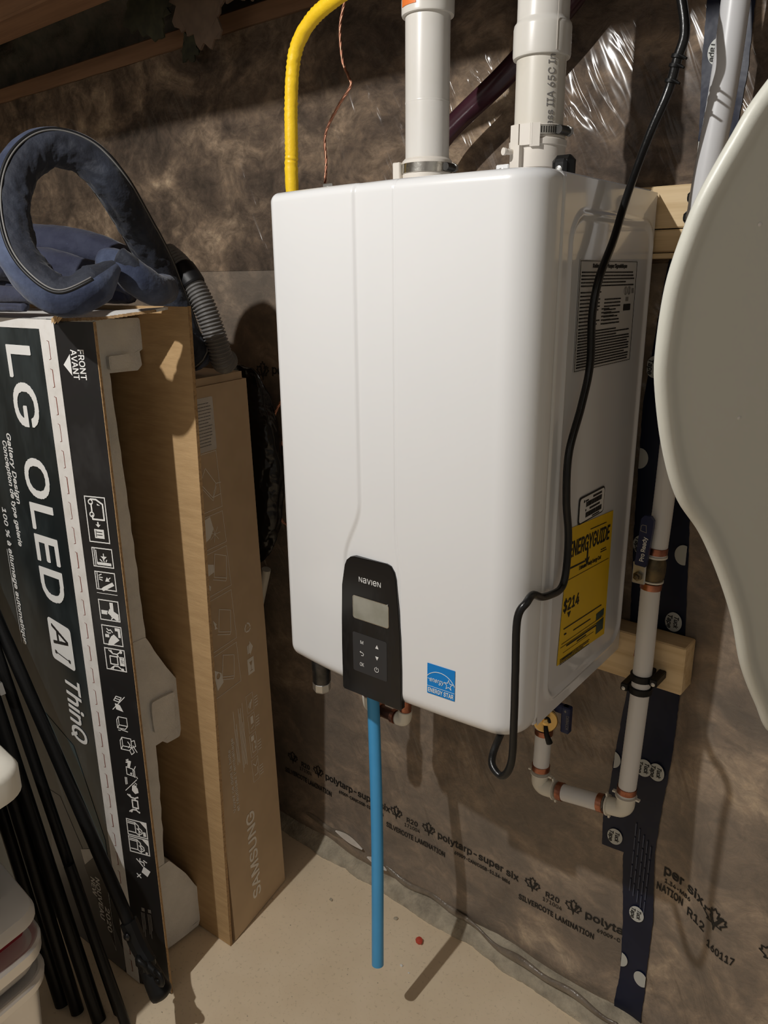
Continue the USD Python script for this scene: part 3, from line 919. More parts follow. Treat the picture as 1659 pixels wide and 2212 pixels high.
gs = thing('gas_tube', 'yellow jacketed flexible gas tube rising behind the heater', 'gas pipe', (-.03, -.232, .71))
obj('jacket', sweep(yp, .0097, 20, disp=rib_disp), 'yellow_jacket', gs, smooth=True)
dl = [(.0120, .26), (.0120, .075), (.0125, .072), (.0130, .068), (.0165, .064), (.0178, .055), (.0178, .044), (.0168, .040), (.0168, .020), (.015, .014), (.006, .012)]
obj('drip_leg', lathe([(r, h) for r, h in dl[::-1]], (-.0375, -.220, .672), k=28), 'dark_steel', gs, smooth=40, label='grey threaded iron drip leg under the heater')
obj('drip_cap', lathe([(.0150, 0), (.0165, .003), (.0165, .016), (.012, .018)], (-.0375, -.220, .672), (.05, -.05, 1), 8), 'zinc', gs)
obj('link', sweep(spline([(-.0375, -.220, .92), (-.036, -.223, .93), (-.033, -.229, .90), (-.031, -.232, .875)], 14), .0100, 16), 'dark_steel', gs, smooth=True)


# bonding wires
def twist(name, pts, r, label, m='copper_wire', n=120):
    C = spline(pts, n)
    s_ = np.r_[0, np.cumsum(np.linalg.norm(np.diff(C, axis=0), axis=1))]
    T = np.gradient(C, axis=0)
    T /= np.linalg.norm(T, axis=1, keepdims=True)
    a = np.cross(T, V(.3, -.9, .2))
    a /= np.linalg.norm(a, axis=1, keepdims=True)
    b = np.cross(T, a)
    t = thing(name, label, 'wire', C[0])
    for k in range(3):
        ph = s_ * 2 * np.pi / .034 + k * 2.094
        obj('strand', sweep(C + (a * np.cos(ph)[:, None] + b * np.sin(ph)[:, None]) * r * .45, r * .62, 7), m, t, smooth=True)
    return t


twist('copper_wire', [(.010, -.15, 1.81), (-.008, -.15, 1.773), (-.019, -.15, 1.74), (-.016, -.15, 1.697), (-.004, -.15, 1.672), (-.001, -.15, 1.660), (-.027, -.15, 1.636), (-.055, -.15, 1.601), (-.055, -.15, 1.562), (-.049, -.16, 1.531),
                      (-.02, -.19, 1.512), (.012, -.222, 1.508)], .0022, 'bare twisted copper wire hanging from the ceiling to the heater top', n=170)
twist('copper_wire', [(-.32, .03, 1.20), (-.354, .005, 1.138), (-.371, 0, 1.107), (-.378, 0, 1.091), (-.371, 0, 1.066), (-.356, .005, 1.050), (-.34, .02, 1.02), (-.355, .004, 1.005), (-.370, 0, .943), (-.376, 0, .921), (-.371, 0, .89), (-.358, .005, .868), (-.33, .02, .86)], .0030,
      'bare copper wire looping out from behind the left edge of the heater', n=150)
# cord
cp = [(.392, -.315, .802), (.402, -.350, .795), (.410, -.364, .786), (.427, -.368, .781), (.438, -.366, .806), (.439, -.366, .868), (.438, -.366, .931), (.437, -.365, 1.000), (.443, -.355, 1.020), (.440, -.335, 1.022), (.436, -.305, 1.008), (.434, -.276, 1.001), (.433, -.250, .999),
      (.433, -.238, 1.010), (.433, -.234, 1.040), (.433, -.236, 1.074), (.433, -.247, 1.120), (.433, -.248, 1.179), (.433, -.222, 1.233), (.433, -.205, 1.282), (.434, -.210, 1.343), (.436, -.202, 1.385), (.437, -.172, 1.428), (.438, -.150, 1.470), (.440, -.128, 1.509),
      (.447, -.11, 1.553), (.460, -.10, 1.596), (.468, -.10, 1.630), (.474, -.10, 1.655), (.467, -.10, 1.690), (.45, -.10, 1.74), (.43, -.10, 1.90)]
cd = thing('power_cord', 'black power cord running down the right side of the heater', 'cord', cp[0])
C = spline(cp, 420)
obj('cable', sweep(C, .0049 + .0009 * sm(1.5, 1.62, C[:, 2]), 14), 'black_cord', cd, smooth=True)
for zz_ in (1.607, 1.622, 1.633):
    i = int(np.argmin(np.abs(C[:, 2] - zz_) + (C[:, 2] < 1.5)))
    T = unit(C[i + 1] - C[i - 1])
    obj('cable_tie', cat_([lathe([(.0058, -.0022), (.0078, -.0018), (.0078, .0018), (.0058, .0022)], C[i], T, 18), cyl(C[i] + V(.004, -.006, 0), C[i] + V(.014, -.010, -.006), .0014, 8)]), 'black_plastic', cd, smooth=30)

# ------------------------------------------------------------------ blue pipe, copper offset under the heater
bp = spline([(.020, -.150, .8015), (.048, -.176, .62), (.079, -.208, .40), (.104, -.241, .150)], 60)
obj('blue_pipe', sweep(bp, .0113, 24), 'blue_pipe', smooth=40, label='bright blue plastic pipe hanging from the heater to just above the floor', cat='pipe')
co = thing('copper_offset', 'dark copper pipe with two white elbows hidden under the control panel', 'pipe', (.055, -.15, .63))
E1, E2 = V(.014, -.15, .634), V(.100, -.15, .634)
obj('drop', cyl(E1 + V(0, 0, .01), E1 + V(0, 0, .167), .0110), 'copper_dark', co, smooth=40)
obj('drop', cyl(E2 + V(0, 0, .01), E2 + V(0, 0, .167), .0110), 'copper', co, smooth=40)
obj('run', cyl(E1 + V(.012, 0, -.008), E2 + V(-.012, 0, -.008), .0105), 'copper_dark', co, smooth=40)
for E_, s_ in ((E1, 1), (E2, -1)):
    C_ = spline([E_ + V(0, 0, .014), E_ + V(s_ * .001, 0, .002), E_ + V(s_ * .005, 0, -.006), E_ + V(s_ * .018, 0, -.008)], 16)
    obj('elbow', sweep(C_, .0125, 20), 'pipe_fitting', co, smooth=True)
    obj('crimp_ring', lathe([(.0118, 0), (.0128, .0005), (.0128, .0075), (.0118, .008)], E_ + V(s_ * .022, 0, -.008), (s_, 0, 0), 24), 'copper', co, smooth=30)

# ------------------------------------------------------------------ lumber
obj('lumber_board', rbox((-.03, .013, 1.449), (.64, .058, 1.504), .002), 'pine', label='upper pine board of the pair behind the heater top, lit on its right', cat='board')
obj('lumber_board', rbox((-.03, .014, 1.4175), (.64, .058, 1.4475), .002), 'pine', label='lower pine board of the pair behind the heater top', cat='board')
obj('lumber_board', rbox((-.03, .010, 1.4095), (.64, .058, 1.4165), .001), 'pine', label='thin pine strip under the two boards behind the heater top', cat='board')
for i_, (x, z) in enumerate(((.4655, 1.4865), (.4625, 1.4615))):
    b = thing('lag_bolt', ('black hexagonal bolt head at the lit top edge of the pine board', 'black hexagonal bolt head lower on the shaded pine board')[i_], 'bolt', (x, .013, z))
    obj('washer', lathe([(.0100, 0), (.0100, .0015), (.005, .0016)], (x, .0132, z), (0, -1, 0), 24), 'dark_steel', b, smooth=30)
    obj('head', lathe([(.0085, .001), (.0085, .0075), (.006, .009)], (x, .0132, z), (0, -1, 0), 6), 'black_plastic', b)
lo = thing('lumber_block', 'short pine block behind the white riser with red paint on it', 'block', (.45, .04, .76))
obj('wood', rbox((.15, .010, .757), (.5215, .056, .838), .002), 'pine', lo)
obj('paint_mark', frame(ext(unary_union([ln((0, 0), (.001, .017), w=.002), ln((.001, .017), (.011, .015), w=.0022), ln((.001, .009), (.009, .009), w=.0016), ln((.010, .003), (.010, .014), w=.0018), ln((.006, .0), (.007, .008), w=.0014)]), .0003),
                          (.444, .0098, .802), XR, ZU), 'red_paint', lo)

# ------------------------------------------------------------------ white riser with valve
RY = -.02
rs = thing('pipe_riser', 'white water pipe rising from two elbows beside the heater, with a lever valve', 'pipe', (.4665, RY, .54))
R_ = .0146
EA, EB = V(.4620, RY, .536), V(.3050, RY, .510)
obj('pipe', sweep(spline([EA + V(.0, 0, .030), (.4665, RY, .70), (.4690, RY, .80), (.4690, RY, .943)], 30), R_, 24), 'white_pipe', rs, smooth=40)
obj('pipe', sweep(spline([(.4730, RY, .990), (.4765, RY, 1.10), (.4790, RY, 1.30), (.482, RY, 1.36)], 30), R_, 24), 'white_pipe', rs, smooth=40)
hd = unit(EA - EB)
obj('pipe', cyl(EB + hd * .036, EA - hd * .036, R_), 'white_pipe', rs, smooth=40)
obj('pipe', cyl(EB + V(-.0, 0, .034), EB + V(.002, -.0, .118), R_), 'white_pipe', rs, smooth=40)
for E_, ax in ((EA, -hd), (EB, hd)):
    el = obj('elbow', sweep(spline([E_ + V(0, 0, .030), E_ + V(0, 0, .010), E_ + ax * .006 + V(0, 0, .002), E_ + ax * .013, E_ + ax * .032], 24), .0150, 22), 'pipe_fitting', rs, smooth=True)
    q = []
    for o, d_ in ((E_ + V(0, 0, .026), V(0, 0, 1)), (E_ + ax * .028, ax)):
        q.append(lathe([(.0165, 0), (.0178, .0004), (.0178, .0026), (.0165, .003)], o, d_, 24))
        sd_ = np.cross(d_, V(0, 1, 0))
        for sg in (-1, 1):
            q.append(hull([o + sd_ * sg * (.016 + .007 * i) + d_ * (.003 * j) + V(0, .003 * k, 0) for i in (0, 1) for j in (0, 1) for k in (-1, 1)]))
    obj('elbow_flange', cat_(q), 'pipe_fitting', el, smooth=30)
    for o, d_ in ((E_ + V(0, 0, .034), V(0.02, 0, 1)), (E_ + ax * .036, ax)):
        obj('crimp_ring', lathe([(.0146, 0), (.0160, .0005), (.0160, .0105), (.0146, .011)], o, d_, 28), 'copper', rs, smooth=30)
obj('crimp_ring', lathe([(.0146, 0), (.0160, .0005), (.0160, .0105), (.0146, .011)], EB + V(.002, 0, .108), (0, 0, 1), 28), 'copper', rs, smooth=30)
obj('collar_ring', lathe([(.0148, 0), (.0168, .0005), (.0168, .0035), (.0148, .004)], EB + V(.002, 0, .121), (0, 0, 1), 28), 'pipe_fitting', rs, smooth=30)
# brass service valve at the heater inlet
sv = obj('service_valve', cat_([cyl(EB + V(.002, 0, .118), (.3065, RY - .005, .71), .0125), lathe([(.014, 0), (.0145, .03), (.011, .036)], (.3065, RY - .005, .665), (0, 0, 1), 6), cyl((.3065, RY - .005, .70), (.3055, -.047, .79), .011)]), 'dull_brass', rs, smooth=30)
VO = V(.3115, RY - .008, .657)
va = unit(V(.52, -.83, .12))
obj('valve_cap', lathe([(.008, 0), (.0205, .010), (.0210, .012), (.0210, .016), (.019, .0175), (.006, .0175), (.0055, .024), (.003, .025)], VO, va, 36), 'brass', sv, smooth=35)
obj('cap_strap', cat_([sweep(spline([VO + va * .02 + V(-.004, -.002, .009), VO + va * .024 + V(.004, 0, .010), VO + va * .024 + V(.008, -.002, .004)], 10), .0024, 8),
                       sweep(spline([VO + va * .02 + V(.001, -.002, -.006), VO + va * .022 + V(.004, -.003, -.020), VO + va * .02 + V(.010, -.002, -.036)], 12), np.linspace(.0034, .0058, 12), 10)]), 'black_plastic', sv, smooth=True)
hb = V(.340, RY, .672)
obj('valve_handle', cat_([rbox(hb + V(-.014, -.006, .000), hb + V(.012, .006, .016), .002), rbox(hb + V(.000, -.007, -.034), hb + V(.0155, .007, .016), .002), cyl(hb + V(-.022, 0, .004), hb + V(-.010, 0, .006), .005, 12)]), 'navy_plastic', sv)
obj('handle_mark', cat_([text('CARMACON', .0052, hb + V(.0102, -.0072, .002), DN, XR, .026), frame(ext(Polygon([(0, .003), (.0022, 0), (0, -.003), (-.0022, 0)]), .0003), hb + V(.0080, -.0072, .009), XR, ZU)]), 'grey_print', sv)
# lever valve on the riser
lv = obj('ball_valve', cat_([lathe([(.0135, 0), (.0150, .004), (.0165, .010), (.0172, .020), (.0165, .030), (.0150, .036), (.0135, .04)], (.4700, RY, .946), (.06, 0, 1), 28)]), 'dull_brass', rs, smooth=40)
for z in (.935, .992):
    obj('crimp_ring', lathe([(.0146, 0), (.0160, .0005), (.0160, .0105), (.0146, .011)], (.4690 + (z - .935) * .06, RY, z), (.05, 0, 1), 28), 'copper', rs, smooth=30)
for z in (.947, .9865):
    obj('collar_ring', lathe([(.0148, 0), (.0165, .0005), (.0165, .0030), (.0148, .0035)], (.4695 + (z - .935) * .06, RY, z), (.05, 0, 1), 28), 'pipe_fitting', rs, smooth=30)
br = V(.4610, -.043, .9640)
obj('lever_bracket', cat_([rbox(br + V(-.0125, -.0035, -.016), br + V(.0075, .0000, .016), .0015), rbox(br + V(-.0125, -.0035, .010), br + V(-.0095, .012, .018), .001)]), 'zinc', lv)
obj('lever_nut', lathe([(.0070, 0), (.0070, .005), (.0045, .006), (.004, .010), (.002, .0105)], br + V(-.0025, -.0035, -.003), (0, -1, 0), 6), 'dull_brass', lv)
lp = Polygon([(-.008, 0), (.009, 0), (.0105, .060), (.010, .072), (.005, .078), (-.004, .078), (-.0085, .072)]).buffer(-.002).buffer(.002)
lh = obj('lever_handle', frame(ext(lp, .007), br + V(-.0005, -.004, .014) + V(0, .0035, 0), unit(V(1, 0, -.06)), unit(V(.06, 0, 1))), 'navy_plastic', lv, smooth=30)
obj('lever_mark', text('Pro Ready', .0062, br + V(.0045, -.0078, .022), unit(V(.06, 0, 1)), V(-1, 0, 0), .038, bold=True), 'white_print', lv)
obj('lever_mark', frame(ext(Polygon([(0, 0), (.012, .002), (.012, .008), (.010, .010), (.002, .010)]).difference(Polygon([(.001, .001), (.011, .003), (.011, .0075), (.0095, .009), (.003, .009)])), .0003), br + V(.0055, -.0078, .066), unit(V(.06, 0, 1)), V(-1, 0, 0)), 'grey_print', lv)
# plastic pipe hangers
for z, sx in ((.786, 1), (.764, -1)):
    c_ = V(.469 - (.80 - z) * .02, RY, z)
    hg = obj('pipe_hanger', cat_([lathe([(.0148, -.006), (.0178, -.005), (.0178, .005), (.0148, .006)], c_, (0, 0, 1), 28), rbox(c_ + V(sx * .022 - .006, -.012, -.006), c_ + V(sx * .022 + .006, .029, .007), .0015),
                                  rbox(c_ + V(-.012, .012, -.006), c_ + V(.012, .030, .006), .0015)]), 'black_plastic', rs, smooth=30)
    obj('hanger_screw', lathe([(.0035, 0), (.0032, .0012), (.001, .0018)], c_ + V(sx * .0225, -.012, -.001), (0, -1, 0), 12), 'zinc', hg)
obj('grey_riser', sweep(spline([(.4835, RY - .002, 1.362), (.4850, RY - .002, 1.42), (.4870, RY, 1.48), (.4925, RY, 1.54), (.4985, RY, 1.61), (.5020, RY, 1.70), (.5030, RY, 1.80), (.503, RY, 1.95)], 60), .0168, 24), 'grey_pipe', smooth=True,
    label='pale grey bent pipe at upper right in front of the navy tape', cat='pipe')

# ------------------------------------------------------------------ navy tape over the joint
tp = thing('sheathing_tape', 'long navy sheathing tape down the wall joint at the right', 'tape', (.46, .05, .03))


def band(left, right, off, n=120):
    """left, right: (z, x) edges, top to bottom"""
    z = np.linspace(left[0][0], left[-1][0], n)
    L_, R2 = np.array(left)[::-1], np.array(right)[::-1]
    xl, xr = np.interp(z, L_[:, 0], L_[:, 1]), np.interp(z, R2[:, 0], R2[:, 1])
    xl = xl + .0012 * (meshkit.noise(np.stack([z * 160, z * 0, z * 0], -1), 2) - .5)
    xr = xr + .0012 * (meshkit.noise(np.stack([z * 150, z * 0 + 5, z * 0], -1), 3) - .5)
    u = np.linspace(0, 1, 12)
    X = xl[:, None] + (xr - xl)[:, None] * u
    Z = np.repeat(z[:, None], 12, 1)
    cr = .0018 * (meshkit.fbm(np.stack([X * 60, X * 0, Z * 11], -1), 3, 31) - .35)
    return grid(np.stack([X, wall_y(X, Z) - off - np.maximum(cr, 0), Z], -1))


obj('tape_strip', band([(1.86, .440), (1.68, .441), (1.565, .446), (1.515, .449), (1.40, .420), (1.20, .402), (.99, .405), (.837, .412), (.80, .41)], [(1.86, .500), (1.64, .501), (1.577, .496), (1.3, .490), (1.043, .488), (.838, .502), (.80, .502)], .0015), 'tape_navy', tp, smooth=True)
obj('tape_strip', band([(.80, .43), (.69, .415), (.585, .407), (.507, .403), (.444, .396), (.383, .398)], [(.80, .46), (.69, .455), (.585, .456), (.507, .452), (.444, .450), (.383, .455)], .0015, 60), 'tape_navy', tp, smooth=True)
obj('tape_strip', band([(.80, .45), (.70, .446), (.50, .442), (.374, .438), (.234, .449), (.115, .453), (.03, .45)], [(.80, .504), (.72, .505), (.608, .503), (.493, .496), (.404, .493), (.268, .503), (.149, .502), (.03, .505)], .0026, 110), 'tape_navy', tp, smooth=True)


def tape_print(mesh, off):
    v = np.array(mesh.vertices)
    v, f = trimesh.remesh.subdivide_to_size(v, mesh.faces, .012, max_iter=10)
    v[:, 1] = wall_y(v[:, 0], v[:, 2]) - off + v[:, 1]
    return trimesh.Trimesh(v, f, process=False)


def disc(x, z, clip0, clip1, off=.0046, s=1.0, t1='Tuck', t2='Tape'):
    sh = affinity.scale(Point(0, 0).buffer(.0165 * s, 24), .82, 1.0).intersection(sbox(clip0 - x, -.05, clip1 - x, .05))
    if sh.is_empty:
        return
    d_ = obj('tape_disc', tape_print(frame(ext(sh, .0003), (x, 0, z), XR, ZU), off), 'tape_disc', tp)
    if clip0 < x - .010 and clip1 > x + .010:
        obj('disc_lettering', tape_print(text(t1, .0072 * s, (x + .0008, 0, z + .011 * s), DN, XR, .020 * s, shear=.2, bold=True), off + .0006), 'black_print', d_)
        obj('disc_lettering', tape_print(text(t2, .0072 * s, (x - .0098 * s, 0, z + .012 * s), DN, XR, .023 * s, shear=.2, bold=True), off + .0006), 'black_print', d_)


for x, z, a, b, o in ((.462, 1.668, .44, .50, .004), (.447, 1.545, .447, .5, .004), (.416, 1.255, .404, .49, .004), (.405, 1.113, .4045, .5, .004), (.420, .972, .405, .5, .004), (.486, .968, .46, .4905, .004), (.482, .853, .4, .5, .004),
                      (.405, .567, .4075, .5, .004), (.459, .570, .4, .5, .005), (.481, .571, .4, .51, .0056), (.421, .411, .39, .5, .004), (.473, .265, .45, .5, .005), (.493, .126, .45, .5025, .005), (.452, .147, .4535, .5, .005)):
    disc(x, z, a, b, o)
rows = []
for x in (.455, .462, .470, .477, .484):
    for k in range(5):
        z0 = .455 - k * .03 - (x - .455) * 1.2
        rows.append(sbox(x, z0 - .026, x + .0022, z0))
obj('fine_print', tape_print(frame(ext(unary_union(rows), .0002), (0, 0, 0), XR, ZU), .0048), 'tape_lines', tp)
rows = [sbox(x, z - .03, x + .002, z) for x in (.440, .447, .455) for z in np.arange(.98, 1.23, .034)]
obj('fine_print', tape_print(frame(ext(unary_union(rows), .0002), (0, 0, 0), XR, ZU), .004), 'tape_lines', tp)

# ------------------------------------------------------------------ open television carton
G0 = V(-.336, -.481, 0)
GD = V(-math.cos(math.radians(4)), -math.sin(math.radians(4)), 0)       # along the front, away from the corner
GN = V(.0698, -.9976, 0)                                               # front normal, to the viewer
FD = unit(V(.068, .025, 0))                                            # side flap swung outwards
FN = np.cross(DN, FD)
BQ = V(-.265, -.303, 0)
TOPZ = 1.331
tv = thing('television_carton', 'black and white television carton standing open on its end at the left', 'carton', (-.6, -.4, 0))


def board(p, q, z0, z1, t, nrm, m, name, parent=tv, label=None, lean=0.0):
    """upright sheet of cardboard from p to q, thickness t along -nrm"""
    p, q = V(*p), V(*q)
    pts = []
    for o in (p, q):
        for z in (z0, z1):
            for k in (0, 1):
                pts.append(o + V(lean * z / 1.345, 0, z) - unit(nrm) * t * k)
    return obj(name, hull(pts), m, parent, label=label)


gf = board(G0, G0 + GD * 1.0, .002, TOPZ, .006, GN, 'carton_picture', 'front_panel', label='dark glossy printed front of the carton')


def gs_(s, z, off=.0004):
    return G0 + GD * s + GN * off + V(0, 0, z)


def gshape(pts, m, name, off=.0003, depth=.0003, parent=gf):
    sh = pts if not isinstance(pts, list) else Polygon(pts)
    return obj(name, frame(ext(sh, depth), gs_(0, 0, off), -GD * -1 * 1.0 if False else GD, ZU) if False else frame(ext(affinity.scale(sh, -1, 1, origin=(0, 0)), depth), gs_(0, 0, off), -GD, ZU), m, parent)


ws = gshape([(0, 0.003), (.042, 0.003), (.042, TOPZ - .001), (0, TOPZ - .001)], 'carton_white', 'white_strip', .0003, .0006)
gshape([(.042, TOPZ - .016), (1.0, TOPZ - .016), (1.0, TOPZ - .001), (.042, TOPZ - .001)], 'carton_white', 'white_border')
for k in range(29):
    z = 1.296 - k * .0445
    w_ = .0006 + .0006 * rng.random()
    sh = unary_union([ln((.019, z), (.019, z - .027), w=w_), ln((.019, z), (.024, z + .0015), w=.0004), ln((.019, z - .027), (.0235, z - .0285), w=.0004)])
    gshape(sh, 'carton_slit', 'slit', .0010, .0002, ws)
gshape([(.050, .004), (.0425, .02), (.0425, .06), (.09, .17), (.135, .25), (.20, .37), (.24, .37), (.30, .004)], 'carton_grey', 'grey_print', .0003, .0002)
gshape([(.10, .34), (.055, .21), (.055, .33), (.12, .52), (.20, .56), (.30, .60)], 'carton_teal', 'teal_print', .0005, .0002)
gshape([(.150, .262), (.144, .235), (.070, .045), (.068, .255), (.105, .285)], 'carton_white', 'corner_print', .0006, .0002)
gshape([(.145, .225), (.070, .050), (.070, .250), (.100, .270)], 'carton_black', 'corner_print', .0009, .0002)


def gtext(s, h, sb, z, width, m='white_print', **k):
    return obj('printed_lettering', text(s, h, gs_(sb, z, k.pop('off', .0008)), DN, -GD, width, bold=k.pop('bold', True), **k), m, gf)


gtext('LG', .069, .147, 1.287, .138)
gtext('OLED', .069, .146, 1.095, .270)
ai = sbox(0, 0, .086, .071).buffer(-.008).buffer(.008)
ai = affinity.skew(ai, xs=8, origin=(0, 0))
ab = obj('printed_badge', frame(ext(ai, .0003), gs_(.146, .790, .0006), DN, -GD), 'white_print', gf)
obj('badge_lettering', text('A', .047, gs_(.134, .778, .0011), DN, -GD, .040, shear=.22), 'carton_black', ab)
obj('badge_lettering', text('I', .047, gs_(.134, .724, .0011), DN, -GD, .0065, shear=.22), 'carton_black', ab)
gtext('ThinQ', .044, .114, .678, .136, shear=.15)
gtext('Gallery Design', .0125, .190, 1.132, .130, shear=.15)
gtext('Conception de type galerie', .0125, .207, 1.117, .200, shear=.15)
gtext('100 % à allumage automatique', .0125, .246, .985, .280, shear=.15)
gshape(ln((.253, .90), (.253, .705), w=.0006), 'white_print', 'rule')
gtext('2020', .014, .0885, .150, .062)
gtext('NOUVEAU', .014, .110, .214, .105)
gtext('NEW', .014, .127, .206, .045)

# side flap with handling symbols
flap = board(G0 + FD * .0005, G0 + FD * .0745, .003, TOPZ - .004, .005, FN, 'carton_black', 'side_flap', label='narrow black flap with white handling symbols')
board(G0 + FD * .0745, G0 + FD * .0760, .003, TOPZ - .004, .005, FN, 'cardboard_edge', 'flap_edge', flap)


def fl_(u, z, off=.0004):
    return G0 + FD * u + FN * off + V(0, 0, z)


def sym(z1, z0, u0, u1, parts, name='handling_symbol', framed=True, lw=.035):
    """parts drawn on a 0..L x 0..1 field, L = length / height"""
    h = u1 - u0
    L = (z1 - z0) / h
    g = [q.buffer(lw) if q.geom_type == 'LineString' else q for q in parts(L)]
    if framed:
        b = sbox(0, 0, L, 1)
        g.append(b.difference(b.buffer(-.045)))
    sh = affinity.scale(unary_union([q.buffer(0) for q in g]), h, h, origin=(0, 0))
    obj(name, frame(ext(sh, .0003), fl_(u0, z1), DN, FD), 'white_print', flap)


LS = lambda *p: LineString(p)
ring = lambda x, y, r: Point(x, y).buffer(r).difference(Point(x, y).buffer(r - .05))
sym(1.047, .966, .016, .058, lambda L: [LS((.12, .3), (.12, .55), (.3, .85), (.95, .85), (.95, .3), (.80, .3)), LS((.32, .3), (.66, .3)), ring(.24, .28, .12), ring(.76, .28, .12), Polygon([(.28, .58), (.36, .72), (.36, .58)]),
                                     LS((1.08, .52), (1.2, .52)), Polygon([(1.16, .64), (1.28, .52), (1.16, .40)]).buffer(0), sbox(1.36, .30, 1.74, .76).difference(unary_union([ln((1.42, .38), (1.68, .38), w=.015), ln((1.48, .42), (1.48, .66), w=.02), ln((1.60, .42), (1.60, .66), w=.02)]))])
sym(.957, .922, .018, .060, lambda L: [LS((.06, .12), (L - .08, .12)), LS((.12, .2), (L - .14, .2)), LS((.25, .55), (.42, .55)), Polygon([(.36, .70), (.5, .55), (.36, .40)]), Polygon([(.62, .20), (.74, .20), (.74, .88), (.62, .88)]),
                                       LS((.58, .45), (.5, .36)), LS((.58, .55), (.48, .52)), LS((.58, .64), (.5, .68))], lw=.022)
sym(.914, .880, .018, .060, lambda L: [LS((.08, .12), (L - .08, .12)), Polygon([(.78, .22), (.68, .34), (.42, .82), (.56, .90), (.86, .34)]).buffer(0), LS((.24, .74), (.36, .58)), Polygon([(.22, .58), (.42, .48), (.40, .70)]),
                                       LS((.18, .2), (.12, .32)), LS((.26, .2), (.26, .36)), LS((.34, .2), (.38, .34))], lw=.022)
obj('handling_symbol', frame(ext(ln((0, 0), (0, .042), w=.0005), .0003), fl_(.018, .8735), DN, FD), 'white_print', flap)
sym(.862, .823, .018, .060, lambda L: [sbox(.10, .55, .48, .72), sbox(.48, .10, .66, .38), Polygon([(.40, .52), (.58, .42), (.72, .60), (.86, .80), (.86, .92), (.60, .92), (.48, .70)]).buffer(.01), LS((.62, .36), (.56, .30), (.50, .40)), LS((.84, .56), (.76, .66)), Polygon([(.70, .62), (.80, .72), (.74, .54)])], lw=.025)
sym(.814, .776, .018, .060, lambda L: [sbox(.08, .66, .22, .92), sbox(.08, .80, .50, .92), sbox(.42, .14, .56, .34), Polygon([(.50, .44), (.40, .58), (.54, .74), (.62, .82), (.90, .44), (.92, .24), (.72, .30)]).buffer(.01), LS((.16, .26), (.24, .34), (.2, .44), (.3, .52)), LS((.30, .24), (.36, .32), (.34, .42))], lw=.025)
sym(.770, .727, .018, .061, lambda L: [ring(.12, .80, .07), Point(.12, .80).buffer(.07), Point(.92, .80).buffer(.07), LS((.10, .22), (.24, .40), (.24, .60), (.16, .72)), LS((.10, .32), (.24, .40)), LS((.26, .62), (.34, .66), (.34, .58)), LS((.94, .22), (.80, .40), (.80, .60), (.88, .72)), LS((.94, .32), (.80, .40)),
                                       LS((.36, .24), (.36, .60), (.72, .60), (.72, .24), (.36, .24)), sbox(.34, .70, .74, .93).difference(unary_union([affinity.translate(affinity.scale(ln((0, 0), (.5, .5), (0, 1), w=.12), .08, .10, origin=(0, 0)), .38, .77)] +
                                       [affinity.translate(ln((0, .10), (.05, .13), (.05, .06), (0, .065), (.05, .02), (0, 0), w=.009), .48 + .08 * k_, .76) for k_ in (0, 1)]))], lw=.025)
for w_, u_ in (('FRONT', .0400), ('AVANT', .0262)):
    obj('printed_lettering', text(w_, .0108, fl_(u_, 1.285), DN, FD, .047, bold=True), 'white_print', flap)
obj('printed_arrow', frame(ext(Polygon([(0, 0), (.034, 0), (.017, -.0145)]), .0003), fl_(.0238, 1.278), DN, FD), 'white_print', flap)
# unframed row
cub = lambda o=0: [LS((.05, .2), (.3, .05), (.9, .05), (.9, .65), (.65, .85), (.05, .85), (.05, .2)), LS((.05, .2), (.65, .2), (.65, .85)), LS((.65, .2), (.9, .05))]
sym(.676, .640, .020, .050, lambda L: [LS((.02, .95), (1.0, .0)), Polygon([(.55, .2), (.95, .25), (1.05, .75), (.62, .55)]), LS((.05, .35), (.35, .15), (.42, .5), (.10, .72), (.05, .35)), LS((.2, .27), (.26, .6))], framed=False, lw=.028)
sym(.634, .600, .024, .052, lambda L: cub() + [LS((.98, .3), (1.06, .8)), LS((1.05, .25), (1.05, .1))], framed=False, lw=.028)
sym(.592, .556, .026, .056, lambda L: cub() + [LS((.2, .9), (.1, 1.1), (.5, 1.15), (.65, .88)), LS((.9, .68), (1.15, .78), (.95, 1.0), (.7, .88)), LS((.5, .95), (.9, 1.2)), LS((.3, .6), (.5, .75), (.7, .6))], framed=False, lw=.028)
sym(.546, .510, .024, .056, lambda L: [LS((.55, .3), (1.05, .3), (1.1, .75), (.62, .75), (.55, .3)), LS((.62, .75), (.70, .85), (1.15, .85), (1.1, .75)), ring(.95, .6, .07), Polygon([(.1, .5), (.5, .4), (.55, .55), (.12, .68)]).buffer(.01), LS((.02, .5), (.1, .35), (.14, .52), (.24, .32), (.26, .5)), LS((.4, .95), (.6, .85)), LS((1.1, .95), (1.2, 1.0))], framed=False, lw=.028)
sym(.505, .472, .026, .055, lambda L: [LS((.02, .95), (1.02, 0)), sbox(.0, .05, .55, .12), sbox(.0, .16, .50, .22), Polygon([(.55, .55), (.9, .5), (1.12, .72), (.98, .98), (.7, .95), (.5, .8)]).buffer(.01), LS((.55, .6), (.42, .75)), LS((.62, .6), (.48, .88)), LS((.3, .8), (.36, .92))], framed=False, lw=.028)
sym(.468, .428, .028, .056, lambda L: [Point(.1, .82).buffer(.07), Point(1.28, .82).buffer(.07), LS((.02, .05), (.2, .3), (.22, .6), (.14, .72)), LS((.02, .2), (.2, .3)), LS((1.36, .05), (1.16, .3), (1.14, .6), (1.24, .72)), LS((1.36, .2), (1.16, .3)), LS((.38, .35), (.38, .78), (.98, .78), (.98, .35), (.38, .35)), LS((.24, .58), (.38, .62)), LS((1.12, .58), (.98, .62))], framed=False, lw=.05)
